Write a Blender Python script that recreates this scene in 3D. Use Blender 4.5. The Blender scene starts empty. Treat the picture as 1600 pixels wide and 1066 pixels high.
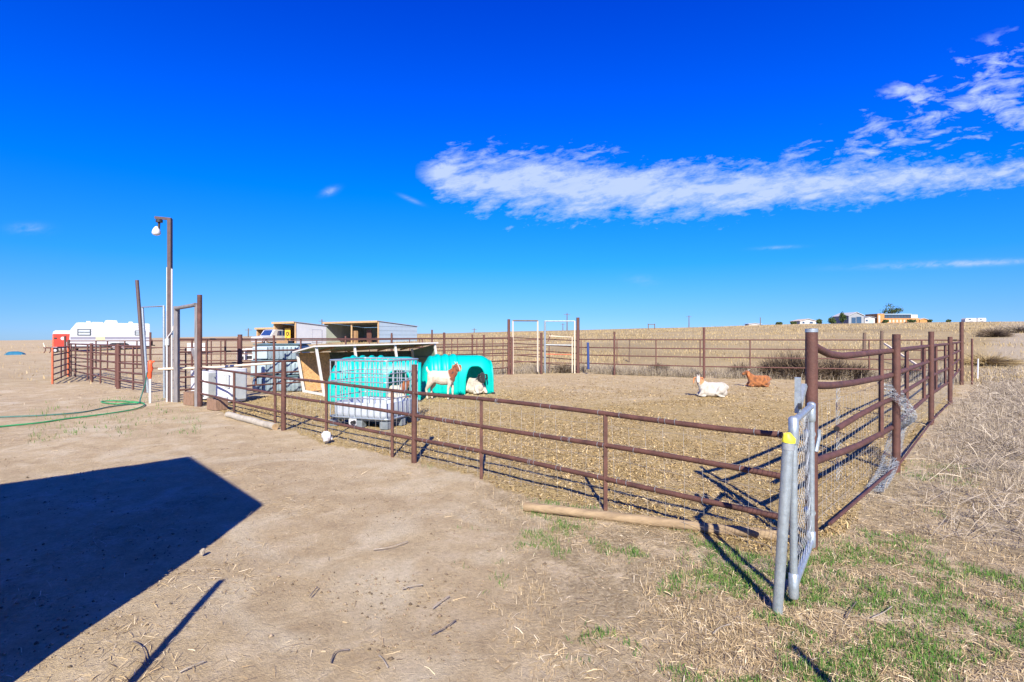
import bpy, bmesh, math, random
import numpy as np
from mathutils import Vector, Matrix
random.seed(7); RNG = np.random.default_rng(11)
sc = bpy.context.scene
C = sc.collection
R = math.radians

# ------------------------------------------------------------------ camera
FPX, CX, HY, CAMH = 840.0, 800.0, 527.0, 1.55        # measured from the photograph (1600 px wide)
cam = bpy.data.cameras.new('camera'); camo = bpy.data.objects.new('camera', cam); C.objects.link(camo)
camo.location = (0, 0, CAMH); camo.rotation_euler = (R(90), 0, 0)
cam.sensor_width = 36; cam.lens = FPX/1600*36; cam.shift_y = -6/1600
cam.clip_start = .05; cam.clip_end = 8000
sc.camera = camo
sc.view_settings.view_transform = 'Standard'; sc.view_settings.look = 'None'
sc.view_settings.gamma = 1; sc.view_settings.use_curve_mapping = False
sc.view_settings.exposure = 0.92

# ------------------------------------------------------------------ sky and sun
SUN_EL = 35.0; SHX = -.018                            # shadows run away from the camera
w = bpy.data.worlds.new('World'); sc.world = w; w.use_nodes = True
nt = w.node_tree; nt.nodes.clear()
def N(t, **k):
    n = nt.nodes.new(t)
    for a, b in k.items(): setattr(n, a, b)
    return n
def M(op, a, b=None, c=None, clamp=False):
    n = nt.nodes.new('ShaderNodeMath'); n.operation = op; n.use_clamp = clamp
    for i, v in enumerate((a, b, c)):
        if v is None: continue
        if isinstance(v, (int, float)): n.inputs[i].default_value = v
        else: nt.links.new(v, n.inputs[i])
    return n.outputs[0]
def LK(a, b): nt.links.new(a, b)
sky = N('ShaderNodeTexSky', sky_type='NISHITA', sun_disc=False, sun_elevation=R(SUN_EL), sun_rotation=R(180),
        air_density=1.0, dust_density=0.3, ozone_density=3.0, altitude=1500)
gam = N('ShaderNodeGamma'); gam.inputs[1].default_value = 1.0
LK(sky.outputs[0], gam.inputs[0])
hs = N('ShaderNodeHueSaturation'); hs.inputs['Saturation'].default_value = .75; hs.inputs['Hue'].default_value = .5
hs.inputs['Value'].default_value = 1.0
LK(gam.outputs[0], hs.inputs['Color'])
tc = N('ShaderNodeTexCoord'); sx = N('ShaderNodeSeparateXYZ'); LK(tc.outputs['Generated'], sx.inputs[0])
gr = N('ShaderNodeValToRGB'); LK(M('MAXIMUM', sx.outputs[2], 0), gr.inputs[0])      # photographic grade of the clear sky by height
ge = gr.color_ramp.elements
STOPS = [(0, (.29, .49, .88)), (.05, (.20, .47, .98)), (.13, (.055, .47, 1.25)), (.25, (.0, .44, 1.6)), (.38, (.0, .33, 1.75)), (.55, (.0, .225, 1.7)), (1, (.0, .2, 1.6))]
while len(ge) < len(STOPS): ge.new(.5)
for el_, (p_, c_) in zip(ge, STOPS): el_.position = p_; el_.color = (*c_, 1)
tm = N('ShaderNodeMix', data_type='RGBA', blend_type='MULTIPLY'); tm.inputs[0].default_value = 1
LK(hs.outputs[0], tm.inputs[6]); LK(gr.outputs[0], tm.inputs[7])
ysafe = M('MAXIMUM', sx.outputs[1], .05)
p = M('DIVIDE', sx.outputs[0], ysafe); q = M('DIVIDE', sx.outputs[2], ysafe)
front = M('MULTIPLY', M('SUBTRACT', sx.outputs[1], .12), 6, clamp=True)
s01 = M('DIVIDE', M('ADD', p, .2), 1.2)
def curve(pts, src):
    n = N('ShaderNodeFloatCurve'); cv = n.mapping.curves[0]
    n.mapping.use_clip = False
    while len(cv.points) < len(pts): cv.points.new(.5, .5)
    for a, b in zip(cv.points, pts): a.location = b
    n.mapping.update(); LK(src, n.inputs[1]); return n.outputs[0]
def pq(px): return ((px-800)/840+.2)/1.2
def qq(py): return (527-py)/840
qc = curve([(pq(632), qq(268)), (pq(760), qq(280)), (pq(900), qq(292)), (pq(1050), qq(298)), (pq(1200), qq(294)), (pq(1400), qq(280)), (pq(1600), qq(270))], s01)
hw = curve([(pq(632), .001), (pq(655), .016), (pq(700), .048), (pq(800), .066), (pq(1000), .060), (pq(1200), .050), (pq(1400), .050), (pq(1600), .042)], s01)
def noise(scale, detail, rough, xs, ys, shear=0., off=0.):
    cm = N('ShaderNodeCombineXYZ')
    LK(M('MULTIPLY', p, xs), cm.inputs[0]); LK(M('ADD', M('MULTIPLY', q, ys), M('MULTIPLY', p, shear)), cm.inputs[1]); cm.inputs[2].default_value = off
    n = N('ShaderNodeTexNoise'); n.inputs['Scale'].default_value = scale; n.inputs['Detail'].default_value = detail
    n.inputs['Roughness'].default_value = rough; n.inputs['Distortion'].default_value = .35
    LK(cm.outputs[0], n.inputs['Vector']); return n.outputs[0]
n1 = noise(11, 9, .64, 1, 3.0, -.55, 3.1)
n2 = noise(38, 7, .62, 1, 2.4, -.3, 7.7)
n3 = noise(13, 8, .6, 1, 2.6, -.35, 1.2)
nn = M('ADD', M('MULTIPLY', n1, .55), M('MULTIPLY', n2, .45))
band = M('SUBTRACT', 1.0, M('DIVIDE', M('ABSOLUTE', M('SUBTRACT', q, qc)), M('MAXIMUM', hw, .004)))
inx = M('MULTIPLY', M('SUBTRACT', s01, pq(648)), 30, clamp=True)
d1 = M('MULTIPLY', M('ADD', M('MULTIPLY', band, 1.35), M('MULTIPLY', M('SUBTRACT', nn, M('ADD', .50, M('MULTIPLY', M('SUBTRACT', s01, .55, clamp=True), .22))), 4.8)), .78, clamp=True)
d1 = M('MULTIPLY', d1, inx)
# broken upper field at the right
qc2 = curve([(0, .30), (pq(1150), .30), (pq(1300), .345), (pq(1450), .405), (pq(1600), .44)], s01)
hw2 = curve([(0, .001), (pq(1120), .002), (pq(1300), .05), (pq(1450), .085), (pq(1600), .115)], s01)
band2 = M('SUBTRACT', 1.0, M('DIVIDE', M('ABSOLUTE', M('SUBTRACT', q, qc2)), M('MAXIMUM', hw2, .004)))
d2 = M('MULTIPLY', M('ADD', M('MULTIPLY', M('MINIMUM', band2, .5), .55), M('MULTIPLY', M('SUBTRACT', n3, .535), 5.5)), 1.1, clamp=True)
d2 = M('MULTIPLY', d2, M('MULTIPLY', M('SUBTRACT', s01, pq(1120)), 6, clamp=True))
d2 = M('MULTIPLY', d2, M('MULTIPLY', M('ADD', band2, .35), 2.5, clamp=True))
dens = M('MAXIMUM', d1, d2)
def puff(px, py, sxp, syp, amp, tilt=0.):
    a = M('SUBTRACT', p, (px-800)/840); b = M('SUBTRACT', M('SUBTRACT', q, qq(py)), M('MULTIPLY', a, tilt))
    e = M('ADD', M('POWER', M('DIVIDE', a, sxp/840), 2), M('POWER', M('DIVIDE', b, syp/840), 2))
    g = M('POWER', 2.718, M('MULTIPLY', e, -1))
    return M('MULTIPLY', M('MULTIPLY', g, amp), M('MULTIPLY', M('SUBTRACT', n2, .3), 3, clamp=True))
for a in ((515, 299, 11, 5, .55, .3), (45, 357, 26, 7, .35, 0), (1003, 438, 22, 7, .22, -.1), (1215, 387, 28, 2.5, .4, .05),
          (1500, 412, 130, 4.5, .75, .035), (642, 312, 14, 3, .35, -.4)):
    dens = M('MAXIMUM', dens, puff(*a))
dens = M('MULTIPLY', M('MULTIPLY', dens, M('ADD', .45, M('MULTIPLY', n1, 1.0)), clamp=True), front)
mx = N('ShaderNodeMix', data_type='RGBA'); LK(M('MULTIPLY', dens, .9), mx.inputs[0]); LK(tm.outputs[2], mx.inputs[6])
CLOUD = mx.inputs[7]; CLOUD.default_value = (4.1, 5.0, 7.4, 1)
bg = N('ShaderNodeBackground'); bg.inputs[1].default_value = .078; LK(mx.outputs[2], bg.inputs[0])
wo = N('ShaderNodeOutputWorld'); LK(bg.outputs[0], wo.inputs[0])

sl = bpy.data.lights.new('sun', 'SUN'); sl.energy = 5.0; sl.angle = R(.53); sl.color = (1, .92, .78)
so = bpy.data.objects.new('sun', sl); C.objects.link(so)
ldir = Vector((SHX, 1, -math.tan(R(SUN_EL)))).normalized()
so.rotation_euler = ldir.to_track_quat('-Z', 'Y').to_euler(); so.location = (0, -30, 25)

# ------------------------------------------------------------------ numbers
def vnoise(x, y, seed=0):
    x = np.asarray(x, float); y = np.asarray(y, float)
    ix = np.floor(x).astype(np.int64); iy = np.floor(y).astype(np.int64)
    fx = x-ix; fy = y-iy; fx = fx*fx*(3-2*fx); fy = fy*fy*(3-2*fy)
    def h(a, b):
        n = (a*374761393+b*668265263+seed*982451653) & 0x7fffffff
        n = ((n ^ (n >> 13))*1274126177) & 0x7fffffff
        return ((n ^ (n >> 16)) & 0xffff)/65535.
    return (h(ix, iy)*(1-fx)+h(ix+1, iy)*fx)*(1-fy)+(h(ix, iy+1)*(1-fx)+h(ix+1, iy+1)*fx)*fy
def fbm(x, y, seed=0, oct=4):
    s = 0; a = .5; t = 0
    for i in range(oct): s = s+a*vnoise(x*2**i+i*17.3, y*2**i-i*9.1, seed+i); t += a; a *= .5
    return s/t
HX = [-400, 0, 100, 300, 500, 700, 800, 900, 1000, 1100, 1200, 1250, 1400, 1500, 1600, 2200]
HYV = [533, 532, 531, 527, 524, 521, 518, 516, 513.5, 511.5, 508.5, 507.5, 505.5, 504.5, 503.5, 503]
def terrain(X, Y):
    X = np.asarray(X, float); Y = np.asarray(Y, float)
    r = np.hypot(X, Y)+1e-9; az = np.arctan2(X, Y)
    t = np.tan(np.clip(az, -R(62), R(62)))
    e = (HY-np.interp(800+840*t, HX, HYV))/840
    D = np.maximum(Y, .5*r)
    u = np.clip((D-24)/226, 0, 1)
    g = (u*u/(u+.015)+1e-12)**.62/((1/1.015)**.62)
    zr = CAMH+e*250
    z = np.where(D < 250, zr*g, CAMH+D*(e-.0012*np.log(np.maximum(D, 250)/250)))
    wv = np.clip((np.cos(az)+.05)/.4, 0, 1)
    z = z*wv
    far = np.clip((r-30)/60, 0, 1)
    z = z+far*.35*(fbm(X/23., Y/23., 5)-.5)*np.clip(1.6-r/300, .0, 1)
    return z
def gz(x, y): return float(terrain(x, y))
def G(px, py):
    Y = FPX*CAMH/(py-HY); return ((px-CX)*Y/FPX, Y)
def G3(px, py, dz=0.): x, y = G(px, py); return (x, y, gz(x, y)+dz)
def AT(px, py, Y): return ((px-CX)*Y/FPX, Y, CAMH-(py-HY)*Y/FPX)
def inpoly(x, y, poly):
    ins = np.zeros(x.shape, bool); n = len(poly)
    for i in range(n):
        x0, y0 = poly[i]; x1, y1 = poly[(i+1) % n]
        c = ((y0 > y) != (y1 > y)) & (x < (x1-x0)*(y-y0)/(y1-y0+1e-12)+x0); ins ^= c
    return ins

# ------------------------------------------------------------------ materials
def new_mat(name):
    m = bpy.data.materials.new(name); m.use_nodes = True
    return m, m.node_tree, m.node_tree.nodes['Principled BSDF']
MATS = {}
def mat(name, col, rough=.75, metal=0., var=.22, scale=6., bump=0., bscale=60., col2=None, thresh=.5, wear=None, spec=.5, trans=0., coord='Object', stretch=(1, 1, 1)):
    m, t, b = new_mat(name); L = t.links.new
    tcn = t.nodes.new('ShaderNodeTexCoord'); mp = t.nodes.new('ShaderNodeMapping'); mp.inputs['Scale'].default_value = stretch
    L(tcn.outputs[coord], mp.inputs[0])
    no = t.nodes.new('ShaderNodeTexNoise'); no.inputs['Scale'].default_value = scale; no.inputs['Detail'].default_value = 6; no.inputs['Roughness'].default_value = .65
    L(mp.outputs[0], no.inputs['Vector'])
    cr = t.nodes.new('ShaderNodeValToRGB')
    c2 = col2 or tuple(min(1, c*(1+var)) for c in col)
    c1 = tuple(c*(1-var) for c in col) if not col2 else col
    cr.color_ramp.elements[0].position = .3; cr.color_ramp.elements[1].position = .7
    cr.color_ramp.elements[0].color = (*c1, 1); cr.color_ramp.elements[1].color = (*c2, 1)
    L(no.outputs[0], cr.inputs[0]); out = cr.outputs[0]
    if wear:
        wc, ws, wt = wear
        n2 = t.nodes.new('ShaderNodeTexNoise'); n2.inputs['Scale'].default_value = ws; n2.inputs['Detail'].default_value = 8; n2.inputs['Roughness'].default_value = .7
        L(mp.outputs[0], n2.inputs['Vector'])
        r2 = t.nodes.new('ShaderNodeValToRGB'); r2.color_ramp.elements[0].position = wt; r2.color_ramp.elements[1].position = wt+.1
        L(n2.outputs[0], r2.inputs[0])
        mi = t.nodes.new('ShaderNodeMix'); mi.data_type = 'RGBA'; L(r2.outputs[0], mi.inputs[0]); L(out, mi.inputs[6]); mi.inputs[7].default_value = (*wc, 1); out = mi.outputs[2]
    L(out, b.inputs['Base Color'])
    b.inputs['Roughness'].default_value = rough; b.inputs['Metallic'].default_value = metal; b.inputs['Specular IOR Level'].default_value = spec
    if bump:
        n3 = t.nodes.new('ShaderNodeTexNoise'); n3.inputs['Scale'].default_value = bscale; n3.inputs['Detail'].default_value = 5
        L(mp.outputs[0], n3.inputs['Vector'])
        bu = t.nodes.new('ShaderNodeBump'); bu.inputs['Strength'].default_value = bump; bu.inputs['Distance'].default_value = .01
        L(n3.outputs[0], bu.inputs['Height']); L(bu.outputs[0], b.inputs['Normal'])
    if trans:
        tr = t.nodes.new('ShaderNodeBsdfTranslucent'); L(out, tr.inputs[0])
        mi = t.nodes.new('ShaderNodeMixShader'); mi.inputs[0].default_value = trans
        L(b.outputs[0], mi.inputs[1]); L(tr.outputs[0], mi.inputs[2]); L(mi.outputs[0], t.nodes['Material Output'].inputs[0])
    MATS[name] = m; return m
mat('rust', (.058, .026, .020), .7, .1, .3, 7, .35, 90, col2=(.135, .058, .042), wear=((.20, .10, .065), 16, .62))
mat('rust_far', (.11, .047, .036), .7, .1, .25, 5, wear=((.25, .12, .08), 11, .68))
mat('rust_orange', (.5, .12, .05), .7, 0, .3, 8, wear=((.2, .06, .04), 14, .55))
mat('galv', (.36, .42, .45), .42, .55, .22, 26, .12, 120, wear=((.2, .22, .22), 30, .68))
mat('wire', (.30, .33, .35), .6, .3, .15, 40)
mat('oldwire', (.3, .29, .28), .6, .4, .2, 40)
mat('white_pipe', (.62, .62, .62), .5, 0, .08, 8)
mat('cream_pole', (.60, .52, .40), .6, 0, .1, 8, wear=((.45, .38, .28), 9, .66))
mat('brown_paint', (.085, .055, .05), .55, 0, .2, 12)
mat('greywood', (.17, .16, .16), .85, 0, .3, 8, .5, 40, stretch=(3, 3, .4))
mat('wood', (.36, .22, .11), .85, 0, .3, 7, .5, 40, stretch=(.5, 3, 3))
mat('timber', (.17, .12, .07), .9, 0, .28, 6, .9, 18, col2=(.36, .265, .155), wear=((.11, .08, .05), 13, .63), stretch=(.35, 2.5, 2.5))
mat('timber_end', (.33, .23, .13), .9, 0, .3, 14)
mat('block_wood', (.23, .14, .09), .9, 0, .35, 16, .6, 50, stretch=(4, 4, .5))
mat('greylog', (.36, .33, .27), .9, 0, .25, 8, .5, 40)
mat('teal', (.0, .66, .57), .38, 0, .06, 3, .05, 20, trans=.42, wear=((.0, .46, .42), 7, .68))
mat('white_tub', (.46, .51, .58), .5, 0, .1, 5, trans=.15, wear=((.5, .5, .47), 7, .64))
mat('white_plastic', (.62, .63, .66), .5, 0, .08, 6, wear=((.5, .46, .4), 9, .68))
mat('grey_plastic', (.42, .45, .44), .6, 0, .12, 8)
mat('black', (.02, .02, .022), .6, 0, .2, 8)
mat('pallet_grey', (.16, .19, .21), .6, 0, .2, 9)
mat('white_paint', (.62, .61, .57), .55, 0, .07, 4, wear=((.5, .42, .33), 10, .7))
mat('shed_white', (.46, .48, .50), .5, .05, .06, 1.5, wear=((.55, .5, .44), 3, .7))
mat('shed_blue', (.36, .46, .53), .45, .2, .05, 1.5)
mat('shed_in', (.30, .34, .30), .7, 0, .15, 2)
mat('green_in', (.15, .23, .18), .6, .1, .12, 3)
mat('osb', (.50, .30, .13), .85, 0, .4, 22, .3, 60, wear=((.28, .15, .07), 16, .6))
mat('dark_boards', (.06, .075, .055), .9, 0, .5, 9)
mat('dark_wood', (.30, .18, .09), .85, 0, .25, 5)
mat('fascia', (.52, .34, .17), .8, 0, .2, 3)
mat('roof_metal', (.42, .44, .44), .45, .4, .15, 3)
mat('bin_metal', (.23, .30, .34), .45, .45, .2, 4, wear=((.2, .24, .26), 6, .64))
mat('bin_white', (.33, .41, .45), .5, 0, .15, 6)
mat('bin_teal', (.09, .17, .20), .5, .1, .2, 5)
mat('rv_white', (.52, .54, .56), .35, 0, .03, 1)
mat('rv_grey', (.24, .24, .29), .4, 0, .05, 2)
mat('rv_yellow', (.74, .66, .30), .5, 0, .1, 2)
mat('glass_dark', (.05, .065, .075), .1, 0, .1, 2, spec=.8)
mat('glass_pale', (.45, .5, .53), .15, 0, .1, 2, spec=.8)
mat('glass_blue', (.02, .05, .16), .08, 0, .15, 2, spec=.9)
mat('tyre', (.02, .02, .022), .85, 0, .2, 8)
mat('rim', (.6, .6, .6), .35, .5, .1, 8)
mat('red_paint', (.62, .05, .03), .4, 0, .12, 2)
mat('orange_plastic', (.75, .10, .03), .5, 0, .12, 9)
mat('yellow_tape', (.85, .75, .04), .5, 0, .05, 9)
mat('yellow_board', (.78, .48, .04), .6, 0, .08, 4)
mat('blue_plastic', (.008, .032, .15), .5, 0, .12, 9)
mat('hose_green', (.02, .26, .085), .45, 0, .15, 9)
mat('hose_dark', (.03, .13, .10), .5, 0, .3, 9)
mat('bark', (.13, .09, .065), .9, 0, .3, 12, .5, 40)
mat('twig', (.30, .26, .21), .85, 0, .35, 25)
mat('twig_dark', (.14, .115, .10), .85, 0, .35, 25)
mat('pole_grey', (.13, .105, .09), .85, 0, .2, 6)
mat('horn', (.40, .36, .30), .6, 0, .2, 30)
mat('eye', (.02, .015, .01), .2, 0, .1, 30)
mat('collar', (.03, .03, .04), .6, 0, .1, 30)
mat('tarp_blue', (.015, .13, .22), .6, 0, .2, 3)
mat('hoof', (.10, .085, .07), .6, 0, .2, 30)
mat('ear_brown', (.45, .15, .05), .85, 0, .2, 30)
mat('ear_orange', (.62, .25, .09), .85, 0, .2, 30)
mat('ear_black', (.02, .02, .022), .85, 0, .2, 30)
mat('far_wall', (.66, .62, .55), .8, 0, .06, .5)
mat('far_grey', (.24, .26, .28), .7, 0, .06, .5)
mat('far_white', (.44, .44, .43), .7, 0, .05, .5)
mat('far_tan', (.50, .42, .33), .8, 0, .1, .5)
mat('far_orange', (.44, .21, .07), .8, 0, .22, .8)
mat('far_navy', (.03, .07, .13), .4, 0, .2, .5)
mat('siding', (.42, .33, .26), .75, 0, .15, 3)
def coat_mat(name, a, b):
    m, t, bs = new_mat(name); L = t.links.new
    at = t.nodes.new('ShaderNodeAttribute'); at.attribute_name = 'coat'
    no = t.nodes.new('ShaderNodeTexNoise'); no.inputs['Scale'].default_value = 9; no.inputs['Detail'].default_value = 9; no.inputs['Roughness'].default_value = .72
    tcn = t.nodes.new('ShaderNodeTexCoord'); L(tcn.outputs['Object'], no.inputs['Vector'])
    mi = t.nodes.new('ShaderNodeMix'); mi.data_type = 'RGBA'; L(at.outputs['Fac'], mi.inputs[0]); mi.inputs[6].default_value = (*a, 1); mi.inputs[7].default_value = (*b, 1)
    mu = t.nodes.new('ShaderNodeMix'); mu.data_type = 'RGBA'; mu.blend_type = 'MULTIPLY'; mu.inputs[0].default_value = 1
    mr = t.nodes.new('ShaderNodeMapRange'); mr.inputs[1].default_value = .3; mr.inputs[2].default_value = .7; mr.inputs[3].default_value = .55; mr.inputs[4].default_value = 1.12
    L(no.outputs[0], mr.inputs[0]); L(mi.outputs[2], mu.inputs[6]); L(mr.outputs[0], mu.inputs[7]); L(mu.outputs[2], bs.inputs['Base Color'])
    bs.inputs['Roughness'].default_value = .9; bs.inputs['Sheen Weight'].default_value = .2
    n3 = t.nodes.new('ShaderNodeTexNoise'); n3.inputs['Scale'].default_value = 90; L(tcn.outputs['Object'], n3.inputs['Vector'])
    bu = t.nodes.new('ShaderNodeBump'); bu.inputs['Strength'].default_value = .5; bu.inputs['Distance'].default_value = .01; L(n3.outputs[0], bu.inputs['Height']); L(bu.outputs[0], bs.inputs['Normal'])
    MATS[name] = m; return m
coat_mat('coat_brownhead', (.60, .52, .41), (.23, .07, .03))
coat_mat('coat_blackhead', (.58, .52, .42), (.014, .014, .016))
coat_mat('coat_white', (.50, .47, .40), (.55, .22, .08))
coat_mat('coat_brown', (.36, .13, .035), (.13, .05, .02))
def tint_mat(name, cols, rough=.9, trans=0.):
    m, t, bs = new_mat(name); L = t.links.new
    at = t.nodes.new('ShaderNodeAttribute'); at.attribute_name = 'tint'
    cr = t.nodes.new('ShaderNodeValToRGB'); els = cr.color_ramp.elements
    for i, c in enumerate(cols):
        e = els[i] if i < 2 else els.new(1)
        e.position = i/(len(cols)-1)
    for e, c in zip(sorted(els, key=lambda e: e.position), cols): e.color = (*c, 1)
    L(at.outputs['Fac'], cr.inputs[0]); L(cr.outputs[0], bs.inputs['Base Color'])
    bs.inputs['Roughness'].default_value = rough; bs.inputs['Specular IOR Level'].default_value = .25
    if trans:
        tr = t.nodes.new('ShaderNodeBsdfTranslucent'); L(cr.outputs[0], tr.inputs[0])
        mi = t.nodes.new('ShaderNodeMixShader'); mi.inputs[0].default_value = trans
        L(bs.outputs[0], mi.inputs[1]); L(tr.outputs[0], mi.inputs[2]); L(mi.outputs[0], t.nodes['Material Output'].inputs[0])
    MATS[name] = m; return m
tint_mat('straw', [(.13, .09, .045), (.36, .26, .14), (.54, .42, .24), (.72, .62, .44)])
tint_mat('chips', [(.06, .04, .018), (.28, .19, .075), (.46, .335, .15), (.62, .49, .27)])
tint_mat('green_blade', [(.05, .12, .02), (.085, .22, .035), (.14, .28, .055), (.34, .34, .12)], trans=.3)
tint_mat('dryweed', [(.12, .095, .07), (.28, .23, .165), (.43, .365, .265), (.60, .53, .40)])
tint_mat('tumble', [(.05, .035, .025), (.13, .095, .065), (.24, .18, .12), (.42, .33, .22)])
tint_mat('fieldgrass', [(.22, .16, .08), (.36, .27, .13), (.45, .35, .18), (.54, .44, .25)])
tint_mat('clod', [(.10, .075, .05), (.24, .18, .12), (.38, .30, .21), (.46, .40, .33)])
tint_mat('leaf', [(.03, .055, .02), (.05, .085, .03), (.08, .12, .04), (.11, .14, .05)], trans=.2)

# ------------------------------------------------------------------ mesh helpers
def np_mesh(name, V, F_, attrs=None, smooth=False):
    V = np.ascontiguousarray(V, np.float32); F_ = np.ascontiguousarray(F_, np.int32); n, k = F_.shape
    me = bpy.data.meshes.new(name); me.vertices.add(len(V)); me.vertices.foreach_set('co', V.ravel())
    me.loops.add(n*k); me.loops.foreach_set('vertex_index', F_.ravel()); me.polygons.add(n)
    me.polygons.foreach_set('loop_start', np.arange(0, n*k, k, dtype=np.int32)); me.polygons.foreach_set('loop_total', np.full(n, k, np.int32))
    if smooth: me.polygons.foreach_set('use_smooth', np.ones(n, bool))
    for a, v in (attrs or {}).items():
        at = me.attributes.new(a, 'FLOAT', 'POINT'); at.data.foreach_set('value', np.ascontiguousarray(v, np.float32))
    me.update(); me.validate(); return me
OFF = {}
def tag(o, label, cat, group=None, kind=None):
    if label: o['label'] = label
    if cat: o['category'] = cat
    if group: o['group'] = group
    if kind: o['kind'] = kind
    return o
def thing(name, label, cat, loc, rz=0., group=None):
    o = bpy.data.objects.new(name, None); C.objects.link(o); o.location = loc; o.rotation_euler = (0, 0, rz)
    o.empty_display_size = .2; OFF[o.name] = Vector(loc); return tag(o, label, cat, group)
class MB:
    def __init__(s): s.v = []; s.f = []
    def add(s, V, F_):
        o = len(s.v); s.v += [tuple(x) for x in V]; s.f += [tuple(i+o for i in f) for f in F_]; return s
    def box(s, x0, x1, y0, y1, z0, z1):
        return s.add([(x0, y0, z0), (x1, y0, z0), (x1, y1, z0), (x0, y1, z0), (x0, y0, z1), (x1, y0, z1), (x1, y1, z1), (x0, y1, z1)],
                     [(0, 3, 2, 1), (4, 5, 6, 7), (0, 1, 5, 4), (1, 2, 6, 5), (2, 3, 7, 6), (3, 0, 4, 7)])
    def bar(s, a, b, wx, wy=None):                      # square bar between two points
        return s.tube([a, b], wx*.7071, 4, rot=math.pi/4, wy=(wy or wx)*.7071)
    def tube(s, pts, r, n=8, cap=True, rot=0., wy=None, hollow=False):
        P = [Vector(q_) for q_ in pts]; m = len(P)
        rr = r if isinstance(r, (list, tuple)) else [r]*m
        o = len(s.v); prev = None
        for i, c in enumerate(P):
            t = (P[min(i+1, m-1)]-P[max(i-1, 0)]).normalized()
            if prev is None:
                u = Vector((0, 0, 1)) if abs(t.z) < .9 else Vector((1, 0, 0))
                a = t.cross(u).normalized()
            else:
                a = (prev-t*prev.dot(t)).normalized()
            prev = a; b = t.cross(a)
            for k in range(n):
                an = 2*math.pi*k/n+rot
                s.v.append(tuple(c+a*math.cos(an)*rr[i]+b*math.sin(an)*(rr[i] if wy is None else wy[i] if isinstance(wy, (list, tuple)) else wy)))
        for i in range(m-1):
            for k in range(n):
                s.f.append((o+i*n+k, o+i*n+(k+1) % n, o+(i+1)*n+(k+1) % n, o+(i+1)*n+k))
        if cap:
            s.f.append(tuple(o+k for k in range(n))[::-1]); s.f.append(tuple(o+(m-1)*n+k for k in range(n)))
        return s
    def prism(s, poly, y0, y1):                         # polygon in x,z pushed along y
        n = len(poly); V = [(x, y0, z) for x, z in poly]+[(x, y1, z) for x, z in poly]
        return s.add(V, [tuple(range(n)), tuple(range(2*n-1, n-1, -1))]+[(i, i+n, (i+1) % n+n, (i+1) % n) for i in range(n)])
    def build(s, name, m, parent=None, world=False, bevel=0., smooth=None, label=None):
        V = s.v
        if parent is not None and world:
            of = OFF[(parent if parent.name in OFF else parent.parent).name]
            V = [(a-of.x, b-of.y, c-of.z) for a, b, c in V]
        me = bpy.data.meshes.new(name); me.from_pydata(V, [], s.f)
        bm = bmesh.new(); bm.from_mesh(me)
        if bevel: bmesh.ops.bevel(bm, geom=bm.edges[:], offset=bevel, segments=2, affect='EDGES', profile=.6)
        bmesh.ops.recalc_face_normals(bm, faces=bm.faces[:]); bm.to_mesh(me); bm.free()
        if smooth:
            me.polygons.foreach_set('use_smooth', [True]*len(me.polygons)); me.set_sharp_from_angle(angle=R(smooth))
        me.materials.append(MATS[m] if isinstance(m, str) else m)
        o = bpy.data.objects.new(name, me); C.objects.link(o)
        if parent is not None: o.parent = parent
        if label: o['label'] = label
        return o
def lone(mb, name, m, label, cat, group=None, kind=None, **k):
    V = np.array(mb.v); lo = V.min(0); hi = V.max(0); of = ((lo[0]+hi[0])/2, (lo[1]+hi[1])/2, lo[2])
    mb.v = [(a-of[0], b-of[1], c-of[2]) for a, b, c in mb.v]
    o = mb.build(name, m, **k); o.location = of; return tag(o, label, cat, group, kind)
def link_np(name, me, m, label=None, cat=None, kind=None, parent=None):
    me.materials.append(MATS[m]); o = bpy.data.objects.new(name, me); C.objects.link(o)
    if parent is not None: o.parent = parent
    return tag(o, label, cat, None, kind)

# ------------------------------------------------------------------ layout of the fences (ground points)
F1 = [G(312, 635), G(443, 672), G(647, 722), G(752, 747), G(946, 797), G(1222, 873)]          # front fence
CORN = G(1268, 855)
F2 = [CORN, G(1400, 737), G(1455, 663), G(1485, 632), G(1503, 600)]                            # right fence
F3 = [G(903, 583), G(960, 586), G(1100, 591), G(1258, 594.5), G(1358, 597), G(1503, 600)]      # back fence, right
F4 = [G(276, 628), G(375, 620.5), (-3.45, 18.35), G(795, 585)]                                 # back fence, left
CL = G(107, 588)
F5 = [CL, G(143, 597), G(185, 607), G(226, 613)]                                               # left pen, near side
F6 = [CL, (-9.0, 23.7), (.2, 26.0), G(903, 582.6)]                                              # left pen, far side
PEN = F1+[CORN]+F2[1:]+F3[::-1]+F4[::-1]
def at_px(line, px):
    t = (px-CX)/FPX
    for (x0, y0), (x1, y1) in zip(line, line[1:]):
        a = x0-t*y0; b = x1-t*y1
        if a*b <= 1e-9 and a != b:
            s = a/(a-b); return (x0+(x1-x0)*s, y0+(y1-y0)*s)
    d = min(line, key=lambda q_: abs(q_[0]/q_[1]-t)); return d

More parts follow.
